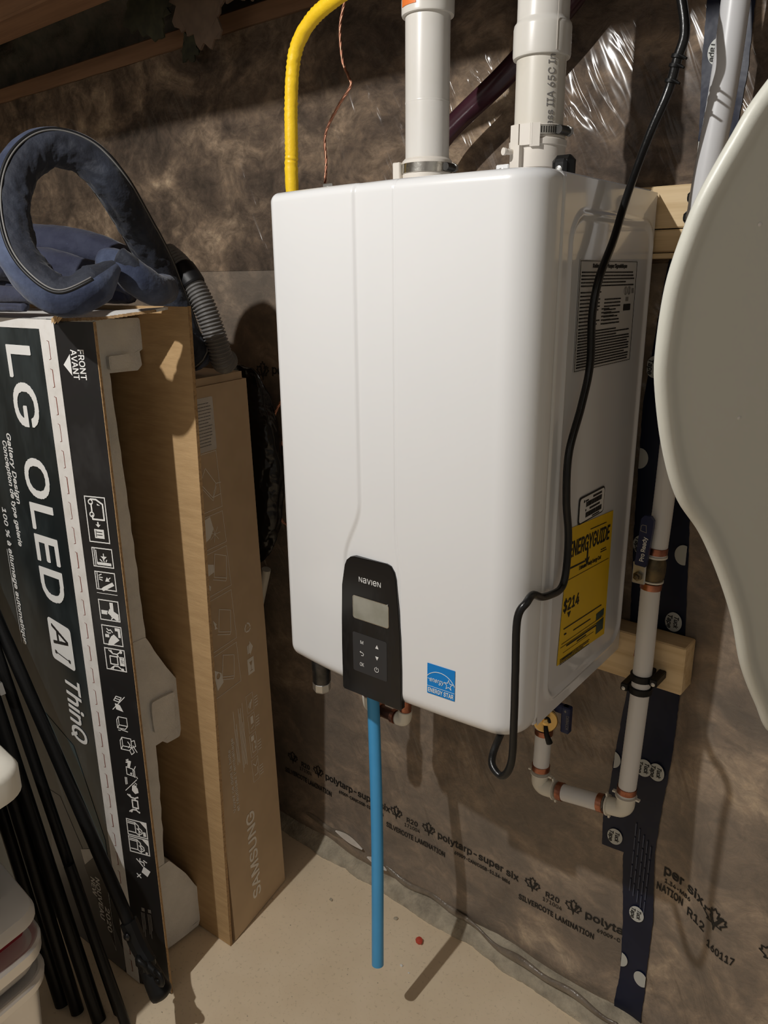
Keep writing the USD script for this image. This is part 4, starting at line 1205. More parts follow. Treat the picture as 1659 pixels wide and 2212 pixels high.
for z1, n_ in ((.412, 0), (.373, 1)):
    sym(z1, z1 - .037, .018, .064, lambda L: [Polygon([(0, .70), (0, 1), (.30, 1)]) if False else Polygon([(.02, .98), (.34, .98), (.02, .66)]), LS((.12, .08), (.12, .42), (.62, .42), (.62, .08)), LS((.12, .42), (.25, .58), (.72, .58), (.62, .42)), LS((.2, .08), (.2, .4)), LS((.36, .60), (.44, .72), (.58, .74), (.66, .62)), (Polygon([(.5, .78), (.72, .78), (.70, .92), (.5, .9)]) if n_ == 0 else Point(.70, .84).buffer(.06)), LS((.40, .5), (.55, .66))], lw=.022)
sym(.325, .278, .028, .060, lambda L: [Polygon([(.55, .55), (1.0, .35), (1.25, .75), (.8, 1.0)]), LS((.1, .1), (.3, .3), (.55, .5)), LS((.02, .35), (.22, .32), (.25, .6), (.45, .62)), LS((.1, .6), (.2, .8)), LS((1.2, .0), (1.45, .25)), LS((1.45, 0), (1.2, .25))], framed=False, lw=.035)
tl = []
for u in (.028, .043):
    tl.append(sbox(.0, u, .008, u + .007))
    for k in range(3):
        tl.append(sbox(.012, u + k * .0032 - .002, .012 + (.05, .06, .04)[k], u + k * .0032 - .0008))
obj('fine_print', frame(ext(unary_union(tl), .0003), fl_(0, .205), DN, FD), 'grey_print', flap)
# back, far end, bottom and top
bq2 = BQ + GD * 1.05
board(BQ, bq2, .002, 1.345, .006, -V(GN[0], GN[1], 0) * -1, 'cardboard', 'back_panel', label='plain brown inside of the back panel', lean=.033)
board(BQ + V(.0010, 0, 0), BQ + V(-.0005, 0, 0), .002, 1.346, .0062, GN, 'cardboard_edge', 'back_edge', lean=.033)
board(G0 + GD * 1.0, bq2, .002, 1.33, .006, V(-1, 0, 0), 'cardboard', 'end_panel')
q = [(G0 + GD * 1.0, 1.331), (G0 + GD * .02, 1.331), (G0 + FD * .004 - GN * .0, 1.332), (V(-.298, -.420, 0), 1.3325), (V(-.2510, -.352, 0), 1.3425), (V(-.2530, -.332, 0), 1.3450), (V(-.262, -.320, 0), 1.3450), (V(-.40, -.322, 0), 1.338), (bq2, 1.336)]
tp_pts = []
top = [p_ + V(0, 0, z_) for p_, z_ in q]
bot_ = [p_ - V(0, 0, .0045) for p_ in top]
n_ = len(q)
cen = (top[1] + top[-2]) / 2 + V(-.02, 0, .0015)
v_ = np.array(top + bot_ + [cen, cen - V(0, 0, .0045)])
f_ = []
for i in range(n_):
    j = (i + 1) % n_
    f_ += [[i, j, 2 * n_], [n_ + j, n_ + i, 2 * n_ + 1], [i, n_ + i, n_ + j], [i, n_ + j, j]]
obj('top_flap', trimesh.Trimesh(v_, np.array(f_), process=False), 'carton_white', tv, label='creased white top flap sagging over the open side')
er = []
for k in range(26):
    a, b = (top[2], top[3]) if k < 13 else (top[3], top[4])
    u = (k % 13) / 13
    p = a + (b - a) * u
    nx_ = a + (b - a) * (u + 1 / 13)
    z0 = -.0042
    er.append(hull([p + V(.0008, -.0012, z0 * j_ + .0002) + V(0, .002 * kk, 0) for j_ in (0, 1) for kk in (0, 1)] + [nx_ + V(.0008, -.0012, z0 * (j_) - .0012 * rng.random()) + V(0, .002 * kk, 0) for j_ in (0, 1) for kk in (0, 1)]))
obj('torn_edge', cat_(er), 'cardboard_edge', tv, label='ragged corrugated edge of the top flap')
tn = []
for k in range(9):
    p = G0 + GD * (.004 - k * .0022) + GN * .001 + V(0, 0, TOPZ + .0005)
    d_ = V(.010 + .012 * rng.random(), -.003 + .004 * rng.random(), .002 + .006 * rng.random())
    tn.append(hull([p, p + V(.002, .002, 0), p + V(0, .0, -.008 * rng.random() - .002), p + d_, p + d_ + V(0, .001, -.002)]))
obj('torn_corner', cat_(tn), 'cardboard', tv, label='torn brown corner')

# foam packing inside the carton
fm = thing('foam_packing', 'white foam packing with three blocks inside the open carton', 'foam', (-.38, -.38, .006))


def fblock(poly, x0, x1, seed, name, label=None):
    """profile in (y, z), extruded in x, edges roughened"""
    m = ext(Polygon(poly).buffer(-.004).buffer(.004, 3), x1 - x0)
    v, f = trimesh.remesh.subdivide_to_size(m.vertices, m.faces, .03, max_iter=10)
    w_ = np.stack([x0 + v[:, 2], v[:, 0], v[:, 1]], 1)
    w_ += (np.stack([meshkit.noise(w_ * 40, seed + k) for k in range(3)], 1) - .5) * .003
    return obj(name, trimesh.Trimesh(w_, f, process=False), 'foam', fm, smooth=35, label=label)


fblock([(-.462, .008), (-.392, .008), (-.372, .40), (-.366, .70), (-.372, 1.0), (-.384, 1.325), (-.462, 1.325)], -.430, -.360, 1, 'slab')
fblock([(-.40, 1.236), (-.325, 1.236), (-.316, 1.245), (-.318, 1.268), (-.311, 1.272), (-.312, 1.325), (-.40, 1.325)], -.445, -.3585, 2, 'block')
fblock([(-.385, 1.242), (-.345, 1.242), (-.345, 1.266), (-.385, 1.266)], -.37, -.350, 5, 'block_step')
fblock([(-.40, .50), (-.355, .500), (-.345, .491), (-.314, .492), (-.306, .52), (-.305, .613), (-.330, .655), (-.368, .735), (-.40, .735)], -.445, -.3585, 3, 'block')
fblock([(-.41, .008), (-.314, .008), (-.309, .02), (-.3065, .103), (-.335, .165), (-.370, .220), (-.41, .220)], -.445, -.3585, 4, 'block')
fblock([(-.375, .53), (-.325, .53), (-.322, .60), (-.375, .60)], -.37, -.352, 6, 'block_step')

# ------------------------------------------------------------------ second carton behind it
Q0 = V(-.266, -.287, 0)
SDV = unit(V(-.05, .21, 0))
SNV = V(SDV[1], -SDV[0], 0)
sc = thing('brown_carton', 'plain brown carton with pale printing standing between the television carton and the wall', 'carton', (-.4, -.18, 0))
qb = [Q0 + V(0, 0, 0), Q0 + SDV * .197, Q0 + SDV * .197 + GD * .9, Q0 + GD * .9]
obj('body', hull([p + V(-.025 * z, 0, z) for p in qb for z in (.002, 1.200)]), 'carton_brown', sc)
jag = []
for z0, z1, w_ in ((1.04, .95, .0018), (.82, .70, .0022), (.66, .52, .0015), (.47, .30, .002)):
    jag.append(hull([Q0 + SDV * (.1965 + k * w_) - SNV * (.002 + .004 * j) + V(-.025 * z, 0, z) for k in (0, 1) for j in (0, 1) for z in (z0, z1)]))
for j_ in jag:
    obj('worn_edge', j_, 'carton_brown', sc)
lidp = [Q0 + SDV * .006 - SNV * .004, Q0 + SDV * .189 - SNV * .004, Q0 + SDV * .189 + GD * .9, Q0 + SDV * .006 + GD * .9]
obj('lid', hull([p + V(-.025 * z, 0, z) for p in lidp for z in (1.2005, 1.2145)]), 'carton_brown', sc)
LEAN = V(-.030 / 1.2, 0, 0)
OFF = .016   # the printed face sits this far from the measuring origin


def sp(u, z, off=.0004):
    return Q0 + SDV * (u - OFF) + SNV * off + V(0, 0, z) + LEAN * z


def sshape(sh, m, name, off=.0004):
    return obj(name, frame(ext(affinity.scale(sh, 1, 1, origin=(0, 0)), .0002), sp(0, 0, off), SDV, unit(ZU + LEAN)), m, sc)


sshape(sbox(.030, 1.080, .103, 1.180).buffer(-.004).buffer(.004), 'carton_sticker', 'sticker')
sshape(unary_union(dashes(.050, .096, 1.17, 1.09, .006, .0016, 21, .3)), 'grey_print', 'sticker_print', .0007)
fr = []
for z1, z0, u1 in ((1.078, .966, .088), (.958, .893, .093), (.886, .800, .098), (.792, .684, .102), (.676, .585, .106)):
    b = Polygon([(.018, z0), (u1, z0), (u1 - .004, z1), (.018, z1)])
    fr.append(b.difference(b.buffer(-.0011)))
k1 = lambda z: [ln((.030, z + .055), (.062, z + .020), (.075, z + .045), (.048, z + .080), (.030, z + .055), w=.0007), ln((.030, z + .049), (.062, z + .014), (.075, z + .039), w=.0006), ln((.062, z + .020), (.086, z + .022), w=.0007), ln((.075, z + .045), (.090, z + .044), w=.0007), ln((.030, z + .058), (.022, z + .07), w=.0007)]
fr += k1(.970)
fr.append(Polygon([(.022, .950), (.050, .955), (.056, .93), (.045, .915), (.028, .91)]).buffer(.001))
for k in range(7):
    a_ = k * .9
    fr.append(ln((.060, .918), (.060 + .016 * math.cos(a_), .918 + .016 * math.sin(a_)), w=.0005))
for z in (.805, .690, .592):
    fr += [ln((.048, z + .03), (.085, z + .015), (.090, z + .06), (.056, z + .075), (.048, z + .03), w=.0007), ln((.044, z + .026), (.082, z + .010), (.085, z + .015), w=.0007)]
fr += [Polygon([(.022, .87), (.05, .86), (.05, .845), (.03, .842)]), Polygon([(.024, .83), (.036, .82), (.034, .812), (.022, .818)]), Polygon([(.034, .75), (.044, .738), (.041, .735), (.046, .728), (.036, .730), (.038, .734)]), Polygon([(.022, .65), (.046, .632), (.05, .61), (.03, .60)]).difference(Point(.036, .63).buffer(.006))]
for a in range(3):
    t_ = a * 2.094
    fr.append(affinity.rotate(ln((.150, .700), (.156, .697), (.159, .690), w=.0016), a * 120, origin=(.150, .690)))
fr += [ln((.140, .690), (.160, .690), w=.0001), Polygon([(.143, .632), (.143, .650), (.152, .652), (.152, .659), (.163, .642), (.152, .626), (.152, .631)]).difference(sbox(.147, .62, .148, .66)), sbox(.140, .584, .162, .620).difference(unary_union([Polygon([(.146, .612), (.157, .612), (.153, .603), (.150, .603)]), ln((.1515, .603), (.1515, .592), w=.0008), ln((.147, .591), (.156, .591), w=.0008)]))]
for z1, z0 in ((.542, .500), (.494, .452), (.446, .392), (.386, .330)):
    b = Polygon([(.126, z0), (.150, z0), (.148, z1), (.124, z1)])
    fr.append(b.difference(b.buffer(-.0009)))
    fr += [sbox(.152, z0 + .004 + .007 * k, .164, z0 + .006 + .007 * k) for k in range(4)]
fr += [Polygon([(.133, .510), (.142, .528), (.144, .525), (.136, .507)]), ln((.130, .514), (.137, .522), w=.0012), sbox(.134, .470, .143, .488), ln((.134, .460), (.143, .464), w=.001), sbox(.130, .430, .140, .442), ln((.132, .425), (.132, .402), (.144, .402), (.144, .425), w=.0008), Point(.142, .424).buffer(.003), Point(.143, .410).buffer(.003),
       ln((.130, .375), (.138, .366), (.146, .378), w=.0009), ln((.132, .345), (.144, .345), (.144, .360), w=.0009)]
cl_ = {}
for f in fr:
    c_ = f.centroid
    if f.area > 1e-9:
        cl_.setdefault((c_.x > .112, int(sum(c_.y < t_ for t_ in ((.962, .89, .796, .68) if c_.x <= .112 else (.67, .623, .56, .497, .449, .389))))), []).append(f.buffer(0))
for (hi_, z_), f in cl_.items():
    obj('printed_symbol', frame(ext(affinity.translate(unary_union(f), 0 if hi_ else .016 - .002 * z_), .0002), sp(0, 0), SDV, unit(ZU + LEAN)), 'carton_ink', sc)
td = []
r9 = np.random.default_rng(44)
for u in (.078, .0815, .085, .095, .0985, .102, .1055, .109):
    td.append(sbox(u, .372 + .02 * r9.random() + (.03 if u < .09 else 0), u + .0014, .535 - .05 * r9.random() ** 2))
sshape(unary_union(td), 'carton_ink', 'fine_print')
SUP, SLT = unit(ZU + LEAN), -SDV
obj('printed_lettering', text("Voyez ce dont la boîte", .0085, sp(.058, .305), SUP, SLT, .150), 'carton_ink', sc)
obj('printed_lettering', text("et réutilisez l'emballage", .0085, sp(.070, .300), SUP, SLT, .175), 'carton_ink', sc)
obj('brand_lettering', text('SAMSUNG', .0275, sp(.117, .048), SUP, SLT, .222, bold=True), 'carton_ink', sc)

# ------------------------------------------------------------------ blue cloth-covered vacuum hose lying on the cartons
hs = thing('covered_hose', 'large upright loop of dusty blue cloth-covered hose on top of the cartons', 'hose', (-.24, -.45, 1.345))


def wr(amp, fr_, seed):
    def d(C, ang):
        s_ = np.r_[0, np.cumsum(np.linalg.norm(np.diff(C, axis=0), axis=1))]
        P = np.stack(np.broadcast_arrays(s_[:, None] * fr_, np.cos(ang)[None] * 1.6 + 3, np.sin(ang)[None] * 1.6 + 5), -1)
        return amp * (meshkit.fbm(P, 3, seed) - .5) * 2
    return d


def px(u, v, t):
    """point at depth t along the view through (u, v) of a 1659 x 2212 sketch of the hose"""
    d_ = np.array(CAMROT) @ V((u - 829.5) / 1669.418, -(v - 1106) / 1669.418, -1)
    return V(*EYE) + d_ * t


loopp = [(-.206, -.444, 1.408), (-.210, -.486, 1.378), (-.231, -.518, 1.366), (-.266, -.537, 1.391), (-.304, -.540, 1.434), (-.330, -.529, 1.489), (-.342, -.505, 1.539), (-.346, -.469, 1.571), (-.340, -.433, 1.580), (-.324, -.398, 1.566),
         (-.309, -.372, 1.530), (-.325, -.333, 1.488), (-.341, -.303, 1.457), (-.352, -.274, 1.416), (-.352, -.257, 1.372), (-.345, -.248, 1.335), (-.338, -.238, 1.29), (-.34, -.215, 1.258), (-.40, -.19, 1.249)]
LC = spline(loopp, 300)
ctr = V(-.285, -.44, 1.47)
T_ = np.gradient(LC, axis=0)
T_ /= np.linalg.norm(T_, axis=1, keepdims=True)
inn = ctr - LC
inn -= T_ * np.sum(inn * T_, axis=1, keepdims=True)
inn /= np.linalg.norm(inn, axis=1, keepdims=True)
side = np.cross(T_, inn)
side *= np.sign(np.sum(side * (V(*EYE) - LC), axis=1, keepdims=True))
for _ in range(12):                                   # even out the twist of the cover along the loop
    for A_ in (inn, side):
        A_[1:-1] = (A_[:-2] + 2 * A_[1:-1] + A_[2:]) / 4
inn /= np.linalg.norm(inn, axis=1, keepdims=True)
side -= inn * np.sum(side * inn, axis=1, keepdims=True)
side /= np.linalg.norm(side, axis=1, keepdims=True)
hose_s = np.r_[0, np.cumsum(np.linalg.norm(np.diff(LC, axis=0), axis=1))]


def sector(a0, a1, r, k, amp, fs, seed):
    """strip of the hose cover between two angles (0 = towards the middle of the loop, 90 = towards the room)"""
    a = np.radians(np.linspace(a0, a1, k))
    P = np.stack(np.broadcast_arrays(hose_s[:, None] * fs, np.cos(a)[None] * 1.7 + 3, np.sin(a)[None] * 1.7 + 5), -1)
    e = np.sin(np.linspace(0, np.pi, k))[None] ** .5
    rad = r + amp * (meshkit.fbm(P, 3, seed) - .5) * 2 * e
    rad = rad * np.r_[np.linspace(.35, 1, 14), np.ones(len(LC) - 14)][:, None]
    return grid(LC[:, None] + rad[..., None] * (np.cos(a)[None, :, None] * inn[:, None] + np.sin(a)[None, :, None] * side[:, None]))


HR = .0285
obj('cover', sector(118, 292, HR + .001, 26, .0042, 20, 3), 'blue_cloth', hs, smooth=True)
obj('lining', sector(-74, 126, HR - .0005, 34, .0065, 46, 8), 'dark_cloth', hs, smooth=True, label='dark gathered inner side of the hose cover')
for ang_, m_, rz in ((119, 'zip_tape', .0024), (112, 'grey_hose', .0013), (-68, 'zip_tape', .0022)):
    a_ = math.radians(ang_)
    obj('zip', sweep((LC + (inn * math.cos(a_) + side * math.sin(a_)) * (HR + .0005))[16:], rz, 8), m_, hs, smooth=True)
obj('end_patch', sweep(LC[:14] - T_[:14] * .001, np.linspace(.006, HR * .93, 14), 20), 'blue_cloth', hs, smooth=True)
hs2 = thing('hose_end', 'short pale blue hose end lying inside the upright loop', 'hose', (-.2, -.42, 1.35))
EC = spline([(-.272, -.425, 1.405), (-.250, -.423, 1.412), (-.232, -.413, 1.404), (-.220, -.398, 1.388), (-.222, -.372, 1.3745), (-.245, -.335, 1.374)], 70)
obj('cover', sweep(EC, np.interp(np.linspace(0, 1, 70), [0, .12, .5, 1], [.010, .023, .0255, .024]), 26, disp=wr(.003, 30, 15)), 'blue_cloth', hs2, smooth=True)
obj('cuff', sweep(EC[18:40] + V(.006, -.002, .010), np.linspace(.018, .013, 22), 16, disp=wr(.003, 60, 16)), 'dark_cloth', hs2, smooth=True)
pile = thing('hose_pile', 'heap of folded dark indigo hose cover lying behind the loop', 'hose', (-.5, -.36, 1.35))
for i_, (pts, r0) in enumerate((
        ([(-.76, -.40, 1.46), (-.616, -.357, 1.455), (-.536, -.322, 1.447), (-.472, -.289, 1.432), (-.40, -.25, 1.395)], .038),
        ([(-.72, -.47, 1.415), (-.598, -.45, 1.420), (-.489, -.398, 1.411), (-.415, -.345, 1.392), (-.37, -.31, 1.375)], .036),
        ([(-.66, -.52, 1.372), (-.52, -.508, 1.370), (-.41, -.485, 1.366), (-.345, -.45, 1.362)], .017),
        ([(-.74, -.43, 1.385), (-.60, -.41, 1.385), (-.48, -.37, 1.380), (-.38, -.31, 1.372)], .036),
        ([(-.68, -.525, 1.350), (-.52, -.512, 1.349), (-.40, -.49, 1.348)], .010))):
    C_ = spline(pts, 70)
    u_ = np.linspace(0, 1, 70)
    obj('fold', sweep(C_, r0 * (.72 + .28 * np.sin(u_ * np.pi)), 24, disp=wr(.011 if r0 > .02 else .004, 16, 30 + i_), squash=.85), 'indigo_cloth', pile, smooth=True)
gh = thing('corrugated_hose', 'bare grey corrugated hose hanging down behind the cartons', 'hose', (-.34, -.2, 1.3))
GC = spline([(-.40, -.215, 1.432), (-.365, -.215, 1.412), (-.335, -.212, 1.380), (-.312, -.205, 1.335), (-.302, -.195, 1.285), (-.305, -.18, 1.243), (-.33, -.15, 1.24)], 330)
gsl = np.r_[0, np.cumsum(np.linalg.norm(np.diff(GC, axis=0), axis=1))]
obj('hose', sweep(GC, .0200 + .0018 * np.sin(gsl * 2 * np.pi / .0062), 24), 'grey_hose', gh, smooth=True)
obj('cuff', sweep(GC[60:110], np.interp(np.linspace(0, 1, 50), [0, .1, .9, 1], [.0215, .0232, .0232, .0215]), 24), 'zip_tape', gh, smooth=True)

# black bag wedged between the carton and the wall
bm = trimesh.creation.icosphere(4, 1.0)
bv = np.array(bm.vertices)
nz = meshkit.fbm(bv * 2.2 + 9, 4, 77) - .5
bv = bv * (1 + .28 * nz[:, None])
bvw = bv * V(.118, .050, .225) + V(-.462, -.012, .985)
bvw[:, 1] = np.minimum(bvw[:, 1], .040)
low = bvw[:, 2] < .93
obj('black_bag', cat_([trimesh.Trimesh(bvw, bm.faces, process=False), sweep(spline([(-.49, -.02, .96), (-.56, -.022, .70), (-.60, -.025, .3), (-.61, -.025, .012)], 30), np.linspace(.055, .062, 30), 18, disp=wr(.012, 9, 70))]), 'black_bag', smooth=True,
    label='black glossy plastic bag bulging between the brown carton and the heater', cat='bag')
obj('white_tube', cyl((-.60, .026, .30), (-.447, .020, .735), .011, 20), 'pipe_fitting', smooth=40, label='end of a white tube just below the black bag', cat='tube')

# ------------------------------------------------------------------ folded black tube stand leaning on the carton
st = thing('folding_stand', 'folded black tubular stand leaning in front of the television carton', 'stand', (-.35, -.58, 0))
A0, A1 = V(-.662, -.553, .945), V(-.257, -.526, .232)
ad = unit(A1 - A0)
obj('tube', sweep(np.array([A0, A1]), .0118, 20), 'black_tube', st, smooth=40)
B0, B1 = V(-.640, -.575, 1.02), V(-.391, -.555, .272)
obj('tube', sweep(np.array([B0, B1]), .0105, 20), 'black_tube', st, smooth=40)
bd_ = unit(B1 - B0)
obj('bar', hull([B1 + bd_ * a_ + unit(V(.75, .1, .25)) * (b_ * .0155) + V(0, c_ * .004, 0) for a_ in (-.012, .38) for b_ in (-1, 1) for c_ in (-1, 1) if True]), 'black_tube', st)
obj('tube', sweep(np.array([B1 + V(.010, -.012, .06), B1 + bd_ * .30 + V(.035, -.012, .03)]), .0095, 18), 'black_tube', st, smooth=40)
C0, C1 = V(-.625, -.602, .98), V(-.325, -.580, .004)
obj('tube', sweep(np.array([C0, C1]), .0135, 20), 'black_tube', st, smooth=40)
D0, D1 = V(-.640, -.630, .93), V(-.415, -.606, .004)
obj('tube', sweep(np.array([D0, D1]), .0150, 20), 'black_tube', st, smooth=40)
obj('tube', sweep(np.array([V(-.585, -.622, .93), V(-.375, -.597, .004)]), .0125, 20), 'black_tube', st, smooth=40)
obj('rivet', lathe([(.0062, 0), (.0058, .002), (.004, .0036), (.0015, .0043)], B1 + V(.004, -.0060, 0), (.35, -.93, .05), 20), 'zinc', st, smooth=True, label='round bright rivet')
obj('rivet', lathe([(.0045, 0), (.004, .0012), (.0015, .0018)], V(-.463, -.6055, .212), (.35, -.93, .05), 20), 'zinc', st, smooth=True)
kk = B0 + bd_ * (np.dot(V(-.466, -.57, .699) - B0, bd_)) + V(.030, -.015, .0)
obj('collar', hull([kk + unit(bd_) * a_ + V(b_ * .0105, -.006 - c_ * .009, 0) for a_ in (-.011, .011) for b_ in (-1, 1) for c_ in (0, 1)] + [kk + bd_ * a_ + V(0, -.018, 0) for a_ in (-.009, .009)]), 'zinc', st, smooth=30, label='bright metal clip')
S0 = A1 - ad * .012
sl_ = [S0, S0 + ad * .05, S0 + ad * .085 + V(.010, 0, .006)]
ft = obj('foot_sleeve', sweep(spline(sl_, 16), np.r_[np.full(8, .0165), np.linspace(.0165, .0150, 8)], 10), 'black_plastic', st, smooth=25)
obj('snap', lathe([(.0072, 0), (.0068, .002), (.004, .0042), (.0015, .0048)], S0 + ad * .022 + V(.006, -.0162, .006), (.35, -.9, .25), 20), 'black_gloss', ft, smooth=True)
fp = S0 + ad * .075
obj('foot_buckle', cat_([rbox(fp + V(-.010, -.016, -.012), fp + V(.022, .012, .012), .004), sweep(spline([fp + V(.000, -.012, .014), fp + V(.012, -.018, .018), fp + V(.024, -.014, .010), fp + V(.028, -.010, -.004)], 16), .0055, 12), cyl(fp + V(.022, -.008, .006), fp + V(.052, -.006, .002), .0075, 14)]), 'black_plastic', ft, smooth=30)
obj('foot_boot', sweep(spline([fp + V(.006, 0, -.010), fp + V(.024, 0, -.032), fp + V(.040, .001, -.052), fp + V(.050, .002, -.062)], 20), np.array([.0165] * 4 + list(np.linspace(.0175, .0215, 12)) + [.021, .020, .016, .006]), 16), 'black_plastic', ft, smooth=35)
lpc = fp + V(.055, -.006, -.002)
obj('strap_loop', sweep(np.array([lpc + V(.0105 * math.cos(a_), -.002, .0115 * math.sin(a_)) for a_ in np.linspace(-2.6, 2.4, 26)]), .0040, 8, squash=1.6), 'black_plastic', ft, smooth=True)

# ------------------------------------------------------------------ food tubs stacked at the lower left
def foot(K, e1, l1, e2, l2, r, n=10):
    """rounded footprint with its corner at K, sides along e1 and e2 (counter-clockwise seen from above)"""
    e1, e2 = V(*e1), V(*e2)
    P = [K, K + e1 * l1, K + e1 * l1 + e2 * l2, K + e2 * l2]
    return Polygon([p[:2] for p in P]).buffer(-r, join_style=1).buffer(r, n)


def pts_of(poly, k=96):
    L_ = poly.exterior.length
    return np.array([poly.exterior.interpolate(L_ * i / k).coords[0] for i in range(k)])


def tub(prof, K, e1, l1, e2, l2, r):
    """prof: (inset, z) rings"""
    base = foot(K, e1, l1, e2, l2, r)
    R0 = None
    out = []
    for ins_, z in prof:
        q_ = base.buffer(-ins_, 10) if ins_ else base
        P = pts_of(q_)
        if R0 is not None:
            k_ = np.argmin(np.linalg.norm(P - R0[0], axis=1))
            P = np.roll(P, -k_, axis=0)
        R0 = P
        out.append(np.column_stack([P, np.full(len(P), z)]))
    m_ = rings(out)
    v_ = V(*EYE) + (np.asarray(m_.vertices) - V(*EYE)) * 1.3      # whole stack moved back to stand on the floor
    v_[:, 2] = np.maximum(v_[:, 2], .003)
    return trimesh.Trimesh(v_, m_.faces, process=False)


E1, E2 = unit(V(-1, .06, 0)), unit(V(.16, -.98, 0))
L1, L2 = .26, .19
K1 = V(.006, -.780, 0)
t1 = thing('food_tub', 'lowest clear plastic tub at lower left with pink contents', 'tub', (-.4, -.77, .003))
obj('body', tub([(.022, .3228), (.018, .335), (.007, .528)], K1 + V(.008, -.006, 0), E1, L1, E2, L2, .035), 'clear_plastic', t1, smooth=35)
obj('rim', tub([(.007, .522), (-.002, .524), (-.004, .536), (-.001, .542), (.003, .541), (.006, .536)], K1 + V(.008, -.006, 0), E1, L1, E2, L2, .04), 'clear_plastic', t1, smooth=35)
obj('label', hull([V(-.248 + .163 * a_ + .010 + .004 * b_, -.689 - .987 * a_, z_) for a_ in (.075, .24) for b_ in (0, 1) for z_ in (.10, .225)]), 'tote_blue', t1, label='dark blue label')
obj('contents', tub([(.020, .38), (.013, .5205)], K1 + V(.008, -.006, 0), E1, L1, E2, L2, .03), 'pink_content', t1)
t2 = thing('food_tub', 'upper clear plastic tub with a red label, under the grey lid at lower left', 'tub', (-.4, -.77, .29))
obj('body', tub([(.016, .5425), (.011, .55), (.008, .582)], K1 + V(.008, -.004, 0), E1, L1, E2, L2, .035), 'clear_plastic', t2, smooth=35)
obj('rim', tub([(.006, .568), (-.003, .570), (-.004, .586), (-.001, .590), (.003, .589), (.007, .584)], K1 + V(.008, -.004, 0), E1, L1, E2, L2, .04), 'clear_plastic', t2, smooth=35)
obj('red_insert', tub([(.016, .552), (.012, .6115)], K1 + V(-.012, -.002, 0), E1, L1, E2, L2, .02), 'red_label', t2)
obj('lid', tub([(.004, .6125), (.0, .614), (.0, .622), (.004, .630), (.014, .6335), (.03, .635)], K1, E1, L1, E2, L2, .035), 'lid_white', smooth=40, label='greyish white lid lying on the upper clear tub', cat='lid')
obj('crate', tub([(.030, .6355), (.030, .76), (.030, .806)], K1 + V(-.02, .0, 0), E1, L1, E2, L2, .02), 'black_crate', smooth=30, label='black crate between the two pale lids at lower left', cat='crate')
obj('lid', tub([(.004, .8065), (.0, .809), (.0, .836), (.005, .844), (.016, .848), (.03, .849)], K1 + V(.018, .004, 0), E1, L1, E2, L2, .04), 'lid_cream', smooth=40, label='cream white lid at the left edge of the picture, on the black crate', cat='lid')

# ------------------------------------------------------------------ big beige shell in the right foreground
bn = unit(V(.75, -.62, -.20))
BO = V(.644, -.468, 1.315)
bxv = unit(np.cross(ZU, bn))                  # horizontal in the plane
byv = np.cross(bn, bxv)
outl = [(.680, -.487, 1.509), (.665, -.495, 1.478), (.650, -.502, 1.443), (.642, -.504, 1.418), (.632, -.503, 1.379), (.626, -.495, 1.330), (.625, -.486, 1.297), (.628, -.465, 1.244), (.635, -.440, 1.197), (.650, -.411, 1.159), (.662, -.381, 1.112),
        (.673, -.350, 1.056), (.680, -.321, .995), (.692, -.289, .941)]
o2 = np.array([[(V(*p) - BO) @ bxv, (V(*p) - BO) @ byv] for p in outl])
ex = np.vstack([[o2[0] + (.10, .10), o2[0] + (.045, .06)], o2, [o2[-1] + (.035, -.05), o2[-1] + (.10, -.075), o2[-1] + (.20, -.03), o2[-1] + (.26, .12), o2[0] + (.30, -.12), o2[0] + (.24, .06)]])
sp_ = spline(np.column_stack([np.vstack([ex, ex[:1]]), np.zeros(len(ex) + 1)]), 260)[:-1, :2]
bp_ = Polygon(sp_).buffer(0)
base = pts_of(bp_, 240)
R = []
bdir = unit(V(-.12, .97, -.05))               # the shell is deep, narrowing to the back
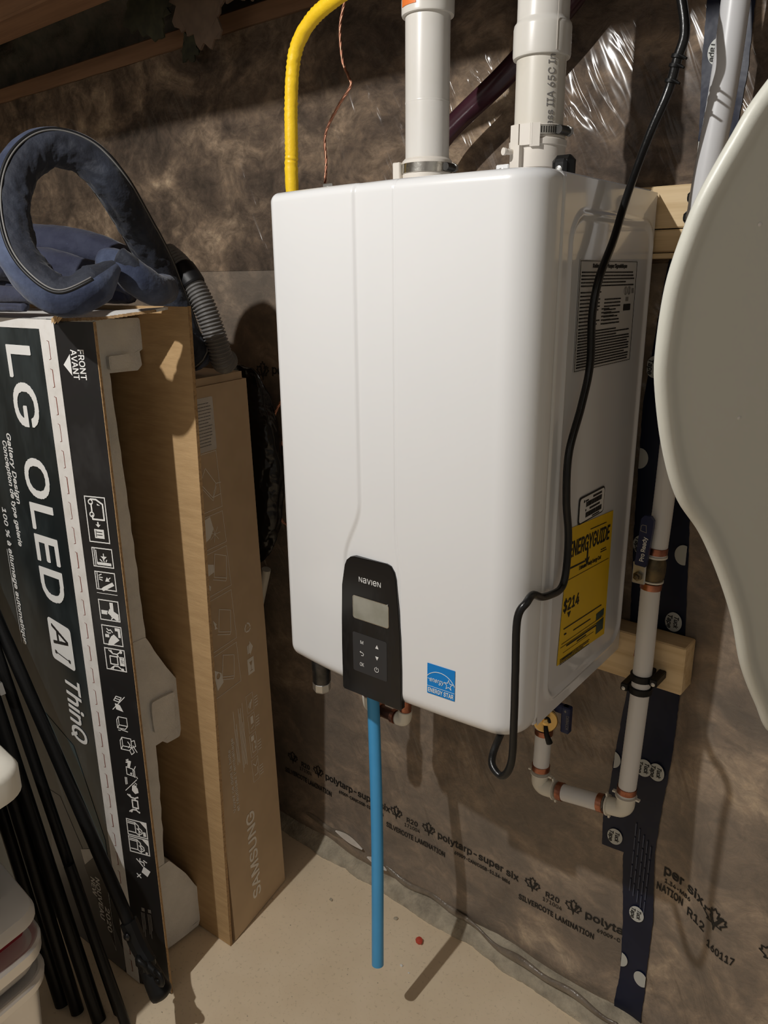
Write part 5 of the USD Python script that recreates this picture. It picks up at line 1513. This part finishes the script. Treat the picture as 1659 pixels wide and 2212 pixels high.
for ins_, dz in ((.060, -.110), (.034, -.108), (.026, -.098), (.006, -.020), (.0012, -.0115), (.0, -.008), (.0008, -.0045), (.003, -.0016), (.007, -.0003), (.0115, -.0008), (.0155, -.0030), (.0200, -.0040), (.034, -.0042), (.10, -.0042)):
    P = pts_of(bp_.buffer(-ins_, 8) if ins_ else bp_, 240)
    k_ = np.argmin(np.linalg.norm(P - base[0], axis=1))
    P = np.roll(P, -k_, axis=0)
    R.append(BO + P[:, :1] * bxv + P[:, 1:] * byv + (bn * dz if dz > -.015 else bn * -.015 + bdir * (-.015 - dz)))
bs = thing('plastic_shell', 'large smooth beige plastic shell filling the right foreground', 'shell', BO)
obj('shell', rings(R), 'beige_shell', bs, smooth=50)
for u_, v_ in ((.055, -.045), (.100, -.075), (.03, .11)):
    p_ = BO + bxv * u_ + byv * v_ - bn * .004
    obj('fleck', lathe([(.0018, 0), (.0012, .0004), (.0004, .0006)], p_, bn, 9), 'crumb_white', bs)

# ------------------------------------------------------------------ bits on the floor
obj('red_cap', cat_([lathe([(.0075, 0), (.0085, .003), (.0065, .007), (.003, .008)], (.047, -.036, .003), (.3, -.1, 1), 9), rbox((.050, -.042, .004), (.057, -.036, .008), .001)]), 'red_bit', smooth=20, label='small crumpled red plastic bit on the floor near the wall', cat='scrap')
for i_, (x, y, r0, m) in enumerate(((.055, -.108, .0042, 'crumb_white'), (-.184, -.070, .0055, 'crumb'), (-.032, -.018, .006, 'crumb'), (.078, -.112, .0025, 'crumb_white'))):
    lab_ = ('small white crumb on the floor beside the tip of the blue pipe', 'tan chip on the floor in front of the brown carton', 'tan flake on the floor left of the blue pipe at the ledge', 'tiny white crumb right of the blue pipe tip')[i_]
    a = np.random.default_rng(60 + i_).normal(size=(14, 3))
    a /= np.linalg.norm(a, axis=1, keepdims=True)
    obj('floor_crumb', hull(a * V(1, .8, .45) * r0 + V(x, y, r0 * .4)), m, label=lab_, cat='crumb')
cr = []
r8 = np.random.default_rng(91)
for k in range(170):
    x, y = r8.uniform(-.45, .75), r8.uniform(-.55, .03)
    r0 = r8.uniform(.0006, .0020)
    a = r8.normal(size=(7, 3))
    a /= np.linalg.norm(a, axis=1, keepdims=True)
    cr.append(hull(a * V(1, .8, .5) * r0 + V(x, y, r0 * .3)))
obj('grit', cat_(cr), 'concrete_ledge', label='fine grey grit scattered on the beige floor', cat='grit', kind='stuff')
